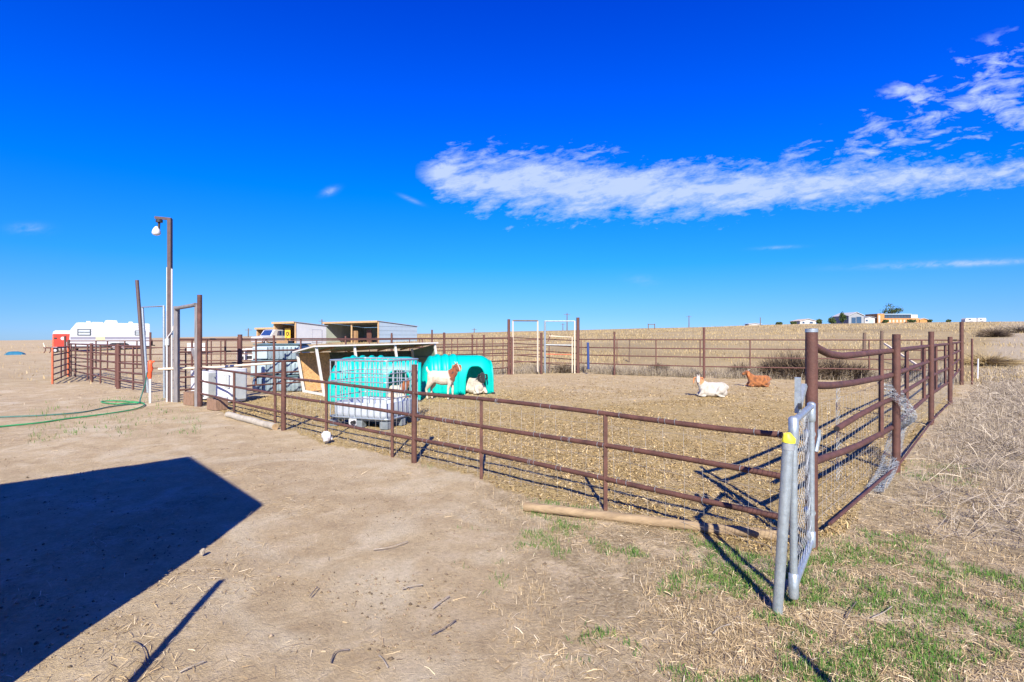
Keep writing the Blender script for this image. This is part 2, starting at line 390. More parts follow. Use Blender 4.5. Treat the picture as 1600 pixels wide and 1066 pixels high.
# ------------------------------------------------------------------ ground
def masks(X, Y):
    wob = (fbm(X*1.1, Y*1.1, 3)-.5)*1.0
    wob2 = (fbm(X*1.1+50, Y*1.1, 4)-.5)*1.0
    pen = inpoly(X+wob*.5, Y+wob2*.5, PEN).astype(float)
    pen = pen*np.clip(1.35-(Y-8.0)/10.+wob*.8, .35, 1)
    r = np.hypot(X, Y)
    pxs = 800+840*X/np.maximum(Y, .3)
    # side of the right fence (outside = weeds)
    dx, dy = F2[-1][0]-CORN[0], F2[-1][1]-CORN[1]; L_ = math.hypot(dx, dy)
    side = ((X-CORN[0])*dy-(Y-CORN[1])*dx)/L_                  # >0 to the right of the fence
    along = ((X-CORN[0])*dx+(Y-CORN[1])*dy)/L_
    weed = np.clip((side-.1+wob)/.8, 0, 1)*np.clip((along-1.0+wob2*2)/3.0, 0, 1)
    # foreground strip of straw and green grass, right of the bare path
    edge = np.interp(Y, [0, 2.4, 3.2, 4.0, 5.0, 6.0, 8.0], [.1, .05, -.12, -.25, -.45, -.6, -1.8])
    fg = np.clip((X-edge+wob*1.3)/1.0, 0, 1)*np.clip((7.5-Y)/1.5, 0, 1)*(1-pen)
    field = np.clip((r-21.5+wob*2)/4, 0, 1)*(1-pen)*(np.clip((pxs-330)/250, 0, 1)*.7+.3)
    return pen, weed, fg, field
AZ = np.concatenate([np.linspace(-180, -58, 60, endpoint=False), np.linspace(-58, 58, 560, endpoint=False), np.linspace(58, 180, 60, endpoint=False)])
RR = np.concatenate([[.001, .1, .25], np.exp(np.linspace(math.log(.4), math.log(6000), 467))])
A_, R_ = np.meshgrid(np.radians(AZ), RR)
gx = R_*np.sin(A_); gy = R_*np.cos(A_)
gzv = terrain(gx, gy)
pen_m, weed_m, fg_m, field_m = masks(gx, gy)
near = np.clip(1.3-R_/40, 0, 1)
gzv = gzv+near*((fbm(gx*2.2, gy*2.2, 21, 5)-.5)*.030+(fbm(gx*.5, gy*.5, 22, 3)-.5)*.03+(fbm(gx*9, gy*9, 23, 3)-.5)*(.008+.014*pen_m+.012*fg_m)) - near*.012
nA = len(AZ); nR = len(RR)
idx = np.arange(nA*nR).reshape(nR, nA)
q0 = idx[:-1]; q1 = idx[1:]
Fg = np.stack([q0, np.roll(q0, -1, 1), np.roll(q1, -1, 1), q1], -1).reshape(-1, 4)[:, ::-1]
Vg = np.stack([gx, gy, gzv], -1).reshape(-1, 3)
att = {k: v.ravel() for k, v in (('pen', pen_m), ('weed', weed_m), ('fg', fg_m), ('field', field_m))}
gm = np_mesh('ground', Vg, Fg, att, True)
m, t, b = new_mat('ground'); L = t.links.new
def tn(kind): return t.nodes.new(kind)
tcn = tn('ShaderNodeTexCoord')
def gno(scale, detail=6, rough=.65, dist=0.):
    n = tn('ShaderNodeTexNoise'); n.inputs['Scale'].default_value = scale; n.inputs['Detail'].default_value = detail; n.inputs['Roughness'].default_value = rough; n.inputs['Distortion'].default_value = dist
    L(tcn.outputs['Object'], n.inputs['Vector']); return n.outputs[0]
def ramp(src, stops):
    c = tn('ShaderNodeValToRGB'); e = c.color_ramp.elements
    while len(e) < len(stops): e.new(.5)
    for el, (p_, col) in zip(e, stops): el.position = p_; el.color = (*col, 1)
    L(src, c.inputs[0]); return c.outputs[0]
def gmix(f, a, b_, blend='MIX'):
    n = tn('ShaderNodeMix'); n.data_type = 'RGBA'; n.blend_type = blend
    if isinstance(f, float): n.inputs[0].default_value = f
    else: L(f, n.inputs[0])
    L(a, n.inputs[6])
    if isinstance(b_, tuple): n.inputs[7].default_value = (*b_, 1)
    else: L(b_, n.inputs[7])
    return n.outputs[2]
def gatt(n):
    a = tn('ShaderNodeAttribute'); a.attribute_name = n; return a.outputs['Fac']
def gmul(a, b_):
    n = tn('ShaderNodeMath'); n.operation = 'MULTIPLY'; n.use_clamp = True
    for i, v in enumerate((a, b_)):
        if isinstance(v, float): n.inputs[i].default_value = v
        else: L(v, n.inputs[i])
    return n.outputs[0]
nbig = gno(.55, 5); nmid = gno(3.2, 8, .7, .4); nfine = gno(38, 8, .75); nspk = gno(95, 4, .8); nfar = gno(.06, 10, .7)
dirt = ramp(nmid, [(.28, (.37, .275, .155)), (.5, (.50, .395, .235)), (.72, (.61, .505, .34))])
dirt = gmix(gmul(ramp(nbig, [(.4, (0, 0, 0)), (.62, (1, 1, 1))]), .55), dirt, (.40, .30, .175))
dirt = gmix(gmul(ramp(gno(.9, 4, .5, 1.2), [(.52, (0, 0, 0)), (.66, (1, 1, 1))]), .6), dirt, (.60, .52, .36))
mulch = ramp(nfine, [(.28, (.19, .13, .05)), (.45, (.37, .27, .11)), (.6, (.47, .36, .165)), (.75, (.57, .46, .26))])
mulch = gmix(gmul(ramp(nmid, [(.5, (0, 0, 0)), (.68, (1, 1, 1))]), .6), mulch, dirt)
strawc = ramp(nfine, [(.3, (.15, .115, .06)), (.5, (.32, .25, .145)), (.7, (.48, .40, .26))])
strawc = gmix(ramp(nmid, [(.48, (0, 0, 0)), (.60, (1, 1, 1))]), strawc, dirt)
weedc = ramp(nfine, [(.3, (.20, .165, .11)), (.5, (.37, .31, .21)), (.72, (.50, .43, .31))])
fieldc = ramp(nfar, [(.3, (.20, .155, .08)), (.45, (.34, .265, .13)), (.58, (.45, .36, .19)), (.72, (.30, .225, .125))])
fieldc = gmix(gmul(gno(1.1, 8, .75), .7), fieldc, (.27, .205, .12))
col = gmix(gatt('pen'), dirt, mulch)
col = gmix(gmul(gatt('fg'), .8), col, strawc)
col = gmix(gatt('field'), col, fieldc)
col = gmix(gatt('weed'), col, weedc)
col = gmix(gmul(ramp(nspk, [(.62, (0, 0, 0)), (.72, (1, 1, 1))]), .4), col, (.15, .11, .075))
col = gmix(.7, col, ramp(nfine, [(.25, (.5, .5, .5)), (.5, (.97, .97, .97)), (.75, (1.3, 1.3, 1.3))]), 'MULTIPLY')
col = gmix(gmul(ramp(gno(14, 8, .8, .6), [(.57, (0, 0, 0)), (.70, (1, 1, 1))]), .5), col, (.25, .19, .10))
L(col, b.inputs['Base Color']); b.inputs['Roughness'].default_value = .95; b.inputs['Specular IOR Level'].default_value = .15
ad = tn('ShaderNodeMath'); ad.operation = 'ADD'; L(nfine, ad.inputs[0]); L(nspk, ad.inputs[1])
bu = tn('ShaderNodeBump'); bu.inputs['Strength'].default_value = .75; bu.inputs['Distance'].default_value = .02; L(ad.outputs[0], bu.inputs['Height']); L(bu.outputs[0], b.inputs['Normal'])
MATS['ground'] = m
link_np('ground', gm, 'ground', 'bare tan dirt and dry grass running out to the low ridge', 'ground', 'structure')

# ------------------------------------------------------------------ fences
def lift(pts, h): return [(x, y, gz(x, y)+h) for x, y in pts]
def fence(name, label, line, rails, posts, stays, rr=.024, m='rust', group=None, pr=.034, sides=8, railpts=None):
    o = thing(name, label, 'fence', (line[0][0], line[0][1], gz(*line[0])), 0, group)
    for h in rails:
        MB().tube(lift(line, h), rr, sides).build('rail', m, o, True, smooth=50)
    for (x, y), h, r in posts:
        MB().tube([(x, y, gz(x, y)-.1), (x, y, gz(x, y)+h)], r, 10).build('post', m, o, True, smooth=50)
    for (x, y), z0, z1 in stays:
        MB().bar((x, y, gz(x, y)+z0), (x, y, gz(x, y)+z1), .036).build('stay', m, o, True)
    return o
# front fence
f1 = thing('pipe_fence', 'low three-rail rusty brown pipe fence running across the front of the pen', 'fence', (*F1[0], 0))
for h in (.865, .575, .287):
    pts = []
    for i, (a, b_) in enumerate(zip(F1, F1[1:])):
        n = 4
        for k in range(n):
            s = k/n; x, y = a[0]+(b_[0]-a[0])*s, a[1]+(b_[1]-a[1])*s
            pts.append((x, y, gz(x, y)+h+.008*math.sin(x*2.1+h*9)))
    pts.append((*F1[-1], h))
    MB().tube(pts, .0215, 10).build('rail', 'rust', f1, True, smooth=50)
for px, h, r in ((443, 1.14, .04), (647, 1.21, .034)):
    x, y = at_px(F1, px); MB().tube([(x, y, -.1), (x+.004, y, h)], r, 12).build('post', 'rust', f1, True, smooth=50)
for px in (366, 430, 510, 613, 752, 946):
    x, y = at_px(F1, px); MB().bar((x, y, -.02), (x, y, .855), .034).build('stay', 'rust', f1, True)
wm = MB(); tot = 0
for a, b_ in zip(F1[1:], F1[2:]):
    d = math.hypot(b_[0]-a[0], b_[1]-a[1]); n = int(d/.155)
    nx, ny = -(b_[1]-a[1])/d*.03, (b_[0]-a[0])/d*.03
    for k in range(n):
        s = (k+.5)/n; x, y = a[0]+(b_[0]-a[0])*s+nx, a[1]+(b_[1]-a[1])*s+ny; j = random.uniform(-.03, .03)
        wm.tube([(x, y, .01), (x+j*.4, y, .4), (x+j, y+.02, .80+random.uniform(-.05, .1))], .0013, 3, cap=False)
    for h in (.06, .18, .31, .45, .60, .76):
        wm.tube([(a[0]+nx+(b_[0]-a[0])*s, a[1]+ny+(b_[1]-a[1])*s, h+.012*math.sin(s*9+h*30)) for s in (0, .25, .5, .75, 1)], .0013, 3, cap=False)
o = wm.build('wire_mesh', 'oldwire', f1, True); o['kind'] = 'stuff'
ties = MB()
for h in (.865, .575, .287):
    for k in range(22):
        s = random.random(); i = random.randint(1, 4); a, b_ = F1[i], F1[i+1]
        x, y = a[0]+(b_[0]-a[0])*s, a[1]+(b_[1]-a[1])*s
        d = Vector((b_[0]-a[0], b_[1]-a[1], 0)).normalized(); nrm = Vector((-d.y, d.x, 0)); c = Vector((x, y, h))
        ties.tube([c+nrm*.028*math.cos(a2)+Vector((0, 0, .028*math.sin(a2)))+d*.01*a2/6 for a2 in [j*math.pi/4 for j in range(9)]], .0022, 3, cap=False)
o = ties.build('wire_ties', 'wire', f1, True); o['kind'] = 'stuff'

# right fence with bent rail ends
f2 = thing('pipe_fence', 'tall rusty pipe fence with bent open-ended rails running away along the right side', 'fence', (*CORN, 0))
dv = Vector((F2[1][0]-CORN[0], F2[1][1]-CORN[1])).normalized()
def f2pt(px, h, o_=0.):
    x, y = at_px(F2, px); return (x+dv.y*o_, y-dv.x*o_, gz(x, y)+h)
for (h, bends, r) in ((1.39, ((1277, 1.50), (1290, 1.455), (1305, 1.41), (1325, 1.385), (1350, 1.385)), .03),
                      (1.11, ((1279, 1.19), (1292, 1.165), (1310, 1.145), (1340, 1.125)), .03),
                      (.83, ((1317, .765), (1350, .80)), .026),
                      (.50, ((1281, .585), (1300, .57), (1320, .545), (1350, .515)), .028)):
    pts = [f2pt(a, z, -.045) for a, z in bends]+[f2pt(a, h, -.045) for a in (1384, 1400, 1425, 1455, 1485, 1502.5)]
    rl = MB().tube(pts, r, 12).build('rail', 'rust', f2, True, smooth=50)
    d = (Vector(pts[0])-Vector(pts[1])).normalized()
    MB().tube([Vector(pts[0])-d*.002, Vector(pts[0])+d*.003], r*.82, 12).build('pipe_bore', 'black', rl, True)
MB().tube([f2pt(a, .09, .03) for a in (1290, 1320, 1360, 1400, 1430, 1455, 1484)], .014, 6).build('bottom_rail', 'rust', f2, True, smooth=50)
for px, h, r in ((1268, 1.607, .042), (1400.5, 1.585, .041), (1455, 1.65, .043), (1484.5, 1.56, .045), (1502.5, 2.05, .055)):
    x, y = at_px(F2, px); p_ = MB().tube([(x, y, -.1), (x, y, h)], r, 14).build('post', 'rust', f2, True, smooth=50)
    if px == 1268:
        MB().tube([(x, y, h-.02), (x, y, h+.006)], r*1.04, 14).build('post_cap', 'galv', p_, True, smooth=50)
x, y = f2pt(1276.5, 0)[:2]; MB().tube([(x+.02, y+.10, -.05), (x+.02, y+.10, 1.62)], .024, 10).build('post', 'rust', f2, True, smooth=50)
for px, z0, z1 in ((1384.5, .46, 1.40), (1423, .47, 1.40), (1449, .47, 1.40), (1467, .47, 1.40), (1481, .47, 1.40), (1492, .47, 1.40), (1498, .47, 1.4)):
    a = f2pt(px, z0, -.045); b_ = f2pt(px, z1, -.045); MB().bar(a, b_, .036).build('stay', 'rust', f2, True)
wm = MB()
for k in range(110):
    px_ = None; s = k/110; a, b_ = Vector((*CORN, 0)), Vector((*F2[-1], 0)); c = a.lerp(b_, s*.86)+Vector((-dv.y, dv.x, 0))*.06; j = random.uniform(-.02, .02)
    wm.tube([c+Vector((0, 0, .02)), c+Vector((j, j, .5)), c+Vector((0, j, 1.0))], .0014, 3, cap=False)
for h in (.08, .2, .33, .47, .62, .8, 1.0):
    wm.tube([Vector((*CORN, 0)).lerp(Vector((*F2[-1], 0)), i/20*.86)+Vector((-dv.y*.06, dv.x*.06, h+.015*math.sin(i*1.3+h*20))) for i in range(21)], .0014, 3, cap=False)
o = wm.build('wire_mesh', 'oldwire', f2, True); o['kind'] = 'stuff'
# back fence right
f3 = fence('pipe_fence', 'rusty four-rail pipe fence along the far side of the pen, behind the lying goats', F3, (1.45, 1.11, .79, .44),
           [(at_px(F3, 960), 1.78, .04), (at_px(F3, 1100), 1.92, .045)],
           [(at_px(F3, a), .42, 1.45) for a in (908, 964, 1025, 1094, 1172, 1259, 1358, 1440)], .022, 'rust_far')
MB().tube([(F3[-1][0]+.25, F3[-1][1]-.1, -.05), (F3[-1][0]+.25, F3[-1][1]-.1, 1.5)], .03, 8).build('post', 'rust_far', f3, True, smooth=50)
# back fence left
f4 = fence('pipe_fence', 'rusty five-rail pipe fence passing behind the low metal shelter', F4, (1.50, 1.19, .89, .58, .28),
           [(at_px(F4, 375), 1.62, .055), (at_px(F4, 694), 1.72, .045), (at_px(F4, 612), 1.62, .035), (at_px(F4, 756), 1.65, .04), (at_px(F4, 428), 1.6, .03)],
           [(at_px(F4, a), .26, 1.5) for a in (323, 352, 400, 470, 540, 660, 706, 745, 786)], .022, 'rust_far')
# left pen
f5 = fence('pipe_fence', 'rusty five-rail pipe fence left of the lamp post, nearest side of the small pen', F5, (1.29, 1.03, .775, .50, .25),
           [(CL, 1.45, .05), (at_px(F5, 143), 1.34, .055), (at_px(F5, 185), 1.35, .06), (at_px(F5, 91.5) if False else (CL[0]-.3, CL[1]+.2), 1.6, .045)],
           [(at_px(F5, a), .02, 1.3) for a in (111, 118, 137, 157, 181, 208)], .026, 'rust_far')
f6 = fence('pipe_fence', 'thin rusty pipe fence closing the far side of the small pen before the white camper', F6, (1.40, 1.12, .84, .56, .28),
           [(at_px(F6, a), h, .04) for a, h in ((235, 1.75), (300, 1.45), (372, 1.55), (450, 1.5), (540, 1.6), (612, 1.72), (675, 1.85), (738, 1.6))],
           [(at_px(F6, a), .26, 1.4) for a in (150, 168, 195, 214, 262, 330, 345, 410, 495, 577, 590, 640, 655, 715, 770)], .021, 'rust_far')
# orange ended gate panel
ga, gb = CL, G(82, 600)
g7 = thing('swing_gate', 'swung-open rusty gate panel with orange end bars at the far left corner', 'gate', (*gb, 0))
for h in (1.17, .95, .73, .51, .30, .10): MB().tube(lift([(ga[0]+.15, ga[1]-.2), gb], h), .024, 8).build('rail', 'rust_far', g7, True, smooth=50)
for (x, y) in (gb, (ga[0]+.15, ga[1]-.2)): MB().tube([(x, y, -.01), (x, y, 1.2)], .032, 8).build('end_bar', 'rust_orange', g7, True, smooth=50)
x, y = (ga[0]+gb[0])/2, (ga[1]+gb[1])/2; MB().bar((x, y, .05), (x, y, 1.17), .035).build('stay', 'rust_far', g7, True)

# ------------------------------------------------------------------ gate frames by the lamp post
LPB = G(228, 613)
ga_ = thing('pen_gateway', 'pipe gate frame with a tall leaning left post, left of the lamp post', 'gate frame', (*LPB, 0))
t0 = AT(214, 438, LPB[1]+.05)
MB().tube([(LPB[0], LPB[1], -.1), t0], .048, 10).build('leaning_post', 'brown_paint', ga_, True, smooth=50)
pr_ = G(257, 621)
tl = AT(222.5, 480, LPB[1]-.1); tr_ = AT(256, 478.5, pr_[1])
MB().tube([(LPB[0]+.12, LPB[1]-.1, .0), tl, tr_, (pr_[0], pr_[1], -.1)], .032, 8).build('frame_pipe', 'galv', ga_, True, smooth=50)
MB().tube([(pr_[0]+.06, pr_[1]+.05, -.1), (pr_[0]+.06, pr_[1]+.05, 2.22)], .045, 10).build('post', 'rust', ga_, True, smooth=50)
for h in (.3, .6, .9, 1.2):
    MB().tube([(LPB[0], LPB[1]+.9, h), (pr_[0], pr_[1]+.9, h)], .018, 6).build('rail', 'rust_far', ga_, True, smooth=50)
for (x, y) in ((LPB[0], LPB[1]+.9), (pr_[0], pr_[1]+.9)): MB().tube([(x, y, -.05), (x, y, 1.25)], .02, 6).build('end_bar', 'rust_far', ga_, True, smooth=50)
DPB = G(276, 628); P3B = G(312, 635)
gb_ = thing('pen_gateway', 'gate frame between a dark weathered post and tall brown post by the lamp', 'gate frame', (*DPB, 0))
MB().bar((*DPB, -.1), (DPB[0], DPB[1], 2.29), .10).build('weathered_post', 'greywood', gb_, True)
MB().tube([(*P3B, -.1), (P3B[0], P3B[1], 2.50)], .05, 12).build('tall_post', 'rust', gb_, True, smooth=50)
t1 = AT(275, 482, DPB[1]-.06); t2 = AT(300, 477.5, P3B[1]+.15); t3 = AT(305.5, 476, P3B[1]+.04)
MB().tube([t1, t2, t3], .045, 8).build('top_beam', 'greywood', gb_, True, smooth=50)
MB().bar((t3[0]+.01, t3[1]+.04, t3[2]), (P3B[0]-.09, P3B[1]+.05, -.05), .075).build('jamb', 'greywood', gb_, True)
MB().bar(AT(300, 545, P3B[1]+.3), AT(308, 570, P3B[1]+.08), .05).build('brace', 'greywood', gb_, True)

# ------------------------------------------------------------------ lamp post
LB = G(265.5, 627)
lp = thing('lamp_post', 'tall brown lamp post with an arm and white hanging lamp, white pipes strapped beside it', 'lamp post', (*LB, 0))
ztop = CAMH+(HY-342)*LB[1]/FPX
MB().bar((*LB, -.1), (LB[0], LB[1], ztop), .085).build('pole', 'brown_paint', lp, True)
ax = AT(242.5, 341.5, LB[1])
arm = MB().bar((LB[0]+.03, LB[1], ztop-.01), (ax[0], ax[1], ztop+.03), .06).build('arm', 'brown_paint', lp, True)
lx = AT(247.5, 350, LB[1]-.02)
MB().tube([(lx[0]+.02, lx[1], ztop-.03), (lx[0]+.02, lx[1], ztop-.09)], .075, 12).build('bracket_plate', 'black', arm, True, smooth=40)
MB().tube([(lx[0]+.02, lx[1], ztop-.08), (lx[0]+.01, lx[1], ztop-.24)], .028, 8).build('stem', 'black', arm, True, smooth=40)
zc = ztop-.22; MB().tube([(lx[0]-.03, lx[1], zc+.03), (lx[0]-.035, lx[1], zc), (lx[0]-.045, lx[1], zc-.07), (lx[0]-.05, lx[1], zc-.13), (lx[0]-.05, lx[1], zc-.17), (lx[0]-.05, lx[1], zc-.19)], [.03, .055, .085, .095, .075, .02], 14).build('lamp_head', 'white_plastic', arm, True, smooth=60)
z1_ = CAMH+(HY-418)*LB[1]/FPX
MB().tube([(LB[0]-.055, LB[1]-.03, -.05), (LB[0]-.055, LB[1]-.03, z1_)], .009, 8).build('conduit', 'white_pipe', lp, True, smooth=50)
MB().tube([(LB[0]+.065, LB[1]-.03, -.05), (LB[0]+.065, LB[1]-.03, z1_-.04)], .018, 10).build('white_pipe', 'white_pipe', lp, True, smooth=50)
MB().tube([(LB[0]+.065, LB[1]-.03, z1_-.05), (LB[0]+.03, LB[1]-.01, z1_-.02)], .02, 8).build('pipe_clip', 'brown_paint', lp, True, smooth=50)
cb = [AT(a, b_, LB[1]-.08) for a, b_ in ((271, 509), (270, 516), (266, 522), (262.5, 526), (262, 533))]
MB().tube(cb, .013, 6).build('cable', 'white_pipe', lp, True, smooth=60)
bx = AT(261.5, 534, LB[1]-.06); MB().box(bx[0]-.045, bx[0]+.045, bx[1]-.03, bx[1]+.03, bx[2]-.09, bx[2]+.07).build('junction_box', 'grey_plastic', lp, True, bevel=.008)
MB().tube([(bx[0]-.01, bx[1], bx[2]-.08), (bx[0]-.01, bx[1], -.05)], .02, 8).build('conduit', 'white_pipe', lp, True, smooth=50)

# hydrant
hb = G(234.5, 629)
hy = thing('yard_hydrant', 'white hydrant standpipe with orange-red wrapped head in front of the leaning post', 'hydrant', (*hb, 0))
MB().tube([(*hb, -.05), (hb[0], hb[1], .62)], .026, 10).build('standpipe', 'white_pipe', hy, True, smooth=50)
MB().tube([(hb[0], hb[1], .56), (hb[0]-.01, hb[1], .62), (hb[0], hb[1], .72), (hb[0]+.015, hb[1], .80), (hb[0], hb[1], .88), (hb[0]+.01, hb[1], .96), (hb[0], hb[1], 1.0)], [.03, .05, .042, .06, .048, .052, .025], 9).build('head_wrap', 'orange_plastic', hy, True, smooth=70)
MB().bar((hb[0], hb[1], .93), (hb[0]+.12, hb[1]-.03, .98), .03).build('handle', 'orange_plastic', hy, True)
def smooth_path(pts, n=6):
    P = [Vector(q_) for q_ in pts]; out = []
    for i in range(len(P)-1):
        a, b_, c_, d = P[max(i-1, 0)], P[i], P[i+1], P[min(i+2, len(P)-1)]
        for k in range(n):
            s = k/n; out.append(.5*((2*b_)+(c_-a)*s+(2*a-5*b_+4*c_-d)*s*s+(3*b_-a-3*c_+d)*s**3))
    out.append(P[-1]); return out
hp = [G3(a, b_, .014) for a, b_ in ((-60, 676), (0, 668), (60, 662), (108, 655), (150, 650), (185, 645), (212, 640), (226, 633), (214, 630), (180, 632), (158, 629), (176, 627), (205, 628.5), (222, 630))]
lone(MB().tube(smooth_path(hp), .014, 7), 'garden_hose', 'hose_green', 'bright green garden hose lying across the dirt to the hydrant', 'hose', smooth=70)
hp = [G3(a, b_, .014) for a, b_ in ((-60, 657), (0, 653), (70, 650), (130, 645), (170, 637), (196, 633.5), (216, 631.5))]+[(hb[0]-.22, hb[1]+.0, .12), (hb[0]-.10, hb[1]-.02, .45), (hb[0]-.05, hb[1]-.03, .72)]
lone(MB().tube(smooth_path(hp), .014, 7), 'garden_hose', 'hose_dark', 'dark green hose running behind the bright one and up to the hydrant head', 'hose', smooth=70)

# ------------------------------------------------------------------ timbers, blocks, pole
def log(a, b_, r, name, mt, label, cat, sq=False):
    A = Vector((*a, r*.68)); B = Vector((*b_, r*.68)); n = 10
    pts = [A.lerp(B, i/n)+Vector((0, 0, random.uniform(-.006, .006))) for i in range(n+1)]
    o = thing(name, label, cat, (*a, 0)); mb = MB().tube(pts, [r*random.uniform(.96, 1.04) for _ in pts], 8 if not sq else 10)
    mb.build('trunk', mt, o, True, smooth=50)
    d = (B-A).normalized()
    MB().tube([A-d*.004, A+d*.002], r*.93, 10).build('cut_end', 'timber_end', o, True); MB().tube([B+d*.004, B-d*.002], r*.93, 10).build('cut_end', 'timber_end', o, True)
log(G(820, 797), G(1214, 843), .042, 'fence_timber', 'timber', 'long pale round timber lying along the foot of the front fence', 'timber')
log(G(356, 651), G(430, 671), .06, 'fallen_log', 'greylog', 'short grey log under the fence beside the white feed bins', 'log')
for (px, py, wx, wy, wz, rz, lab) in ((294, 633.5, .42, .22, .30, -.55, 'brown wood block between the dark post and the tall brown post'),
                                      (330, 641, .40, .26, .24, -.62, 'brown wood block in front of the white feed bins, right of the tall post')):
    x, y = G(px, py); o = thing('wood_block', lab, 'wood block', (x, y, 0), rz)
    for k in range(3):
        a = -wx/2+k*wx/3; MB().box(a+.003, a+wx/3-.003, 0, wy, 0, wz-.01*k).build('board', 'block_wood', o, bevel=.008)
a = AT(247, 577, LB[1]-.16); b_ = AT(426, 567.5, 13.9)
lone(MB().tube([a, tuple((Vector(a)+Vector(b_))/2-Vector((0, 0, .03))), b_], .032, 10), 'white_pole', 'cream_pole', 'long cream pole resting level across the gate posts and fence', 'pole', smooth=50)

# ------------------------------------------------------------------ white feed bins (cut plastic totes)
def feed_bin(px0, px1, py, h, lab, rz, cut):
    x, y = G((px0+px1)/2, py); W = (px1-px0)/FPX*y; D = .5
    o = thing('feed_bin', lab, 'feed bin', (x, y, 0), rz, 'cut white feed bins')
    mb = MB(); n = 10; ring = []
    def rr(s, z):
        pts = []
        for (cx_, cy_, a0) in ((W/2-.08, .08, -90), (W/2-.08, D-.08, 0), (-W/2+.08, D-.08, 90), (-W/2+.08, .08, 180)):
            for k in range(4):
                a = R(a0+30*k); pts.append(((cx_+.08*math.cos(a))*s, (cy_-D/2+.08*math.sin(a))*s+D/2, z))
        return pts
    lv = [(.9, .03), (.97, .08), (1, .25), (1, .5), (1.01, h-.06), (1.03, h), (.97, h), (.93, .3), (.88, .1)]
    for s, z in lv: mb.v += rr(s, z)
    for i in range(len(lv)-1):
        for k in range(16): mb.f.append((i*16+k, i*16+(k+1) % 16, (i+1)*16+(k+1) % 16, (i+1)*16+k))
    mb.f.append(tuple(range(15, -1, -1))); e = (len(lv)-1)*16; mb.f.append(tuple(e+k for k in range(16)))
    mb.build('body', 'white_plastic', o, smooth=40)
    cx_, cw, cz, ch = cut
    MB().box(W*cx_-cw/2, W*cx_+cw/2, -.012, .02, cz, cz+ch).build('side_opening', 'grey_plastic', o, bevel=.01)
    MB().box(W*cx_-cw/2-.02, W*cx_+cw/2+.02, -.018, .0, cz+ch, cz+ch+.03).build('opening_lip', 'white_plastic', o, bevel=.006)
    MB().box(W/2+.0, W/2+.03, D*.15, D*.85, .08, h-.05).build('side_panel', 'grey_plastic', o, bevel=.01)
    for k in range(3): MB().box(-W/2+.03, W/2-.03, -.02, .006, .1+k*.03, .112+k*.03).build('rib', 'white_plastic', o, bevel=.004)
    return o
feed_bin(289, 326, 625, .72, 'white cut-open plastic feed bin just right of the dark weathered gate post', -.45, (.22, .20, .22, .28))
feed_bin(328, 364, 630, .80, 'white cut-open plastic feed bin with grey right side, nearer of the two', -.5, (.36, .16, .36, .30))

# ------------------------------------------------------------------ IBC tank
A = Vector((-3.215, 9.47, 0)); ud = Vector((.934, -.358, 0)); vd = Vector((.358, .934, 0))
ib = thing('tote_tank', 'caged white liquid tote cut down to a trough, behind the front fence', 'tank', A, math.atan2(ud.y, ud.x))
W, D = 1.2, 1.0
def rrect(x0, x1, y0, y1, r, z, n=4):
    pts = []
    for (cx_, cy_, a0) in ((x1-r, y0+r, -90), (x1-r, y1-r, 0), (x0+r, y1-r, 90), (x0+r, y0+r, 180)):
        for k in range(n): pts.append((cx_+r*math.cos(R(a0+90*k/(n-1))), cy_+r*math.sin(R(a0+90*k/(n-1))), z))
    return pts
mb = MB(); lv = [(.06, .15), (.035, .18), (.025, .22), (.025, .40), (.03, .415), (.05, .415), (.05, .25), (.09, .2)]
for ins, z in lv: mb.v += rrect(ins, W-ins, ins, D-ins, .12, z)
for i in range(len(lv)-1):
    for k in range(16): mb.f.append((i*16+k, i*16+(k+1) % 16, (i+1)*16+(k+1) % 16, (i+1)*16+k))
mb.f.append(tuple(range(15, -1, -1))); e = (len(lv)-1)*16; mb.f.append(tuple(e+k for k in range(16)))
tub = mb.build('tub', 'white_tub', ib, smooth=40)
xs = [.02+i*(W-.04)/9 for i in range(10)]; ys = [.02+i*(D-.04)/7 for i in range(8)]
for x in xs:
    for y in (.0, D): MB().tube([(x, y, .15), (x, y, 1.14)], .0095, 6).build('cage_bar', 'galv', ib, smooth=50)
for y in ys[1:-1]:
    for x in (.0, W): MB().tube([(x, y, .15), (x, y, 1.14)], .0095, 6).build('cage_bar', 'galv', ib, smooth=50)
for z in (.16, .50, .78, .93, 1.145):
    ring = rrect(-.008, W+.008, -.008, D+.008, .06, z); MB().tube(ring+[ring[0]], .016 if z in (.16, 1.145) else .0105, 6, cap=False).build('cage_ring', 'galv', ib, smooth=50)
pal = MB().box(.02, W-.02, .02, D-.02, .115, .148).build('pallet_deck', 'pallet_grey', ib, bevel=.006)
for x in (.0, W/2-.08, W-.16):
    for y in (.0, D/2-.07, D-.14): MB().box(x, x+.16, y, y+.14, -.01, .113).build('pallet_foot', 'pallet_grey', pal, bevel=.012)
MB().box(W*.36, W*.48, -.03, .01, .03, .14).build('valve_plate', 'white_plastic', ib, bevel=.008)
MB().tube([(W*.46, -.03, .09), (W*.46, -.10, .085)], .035, 12).build('valve', 'black', ib, smooth=50)

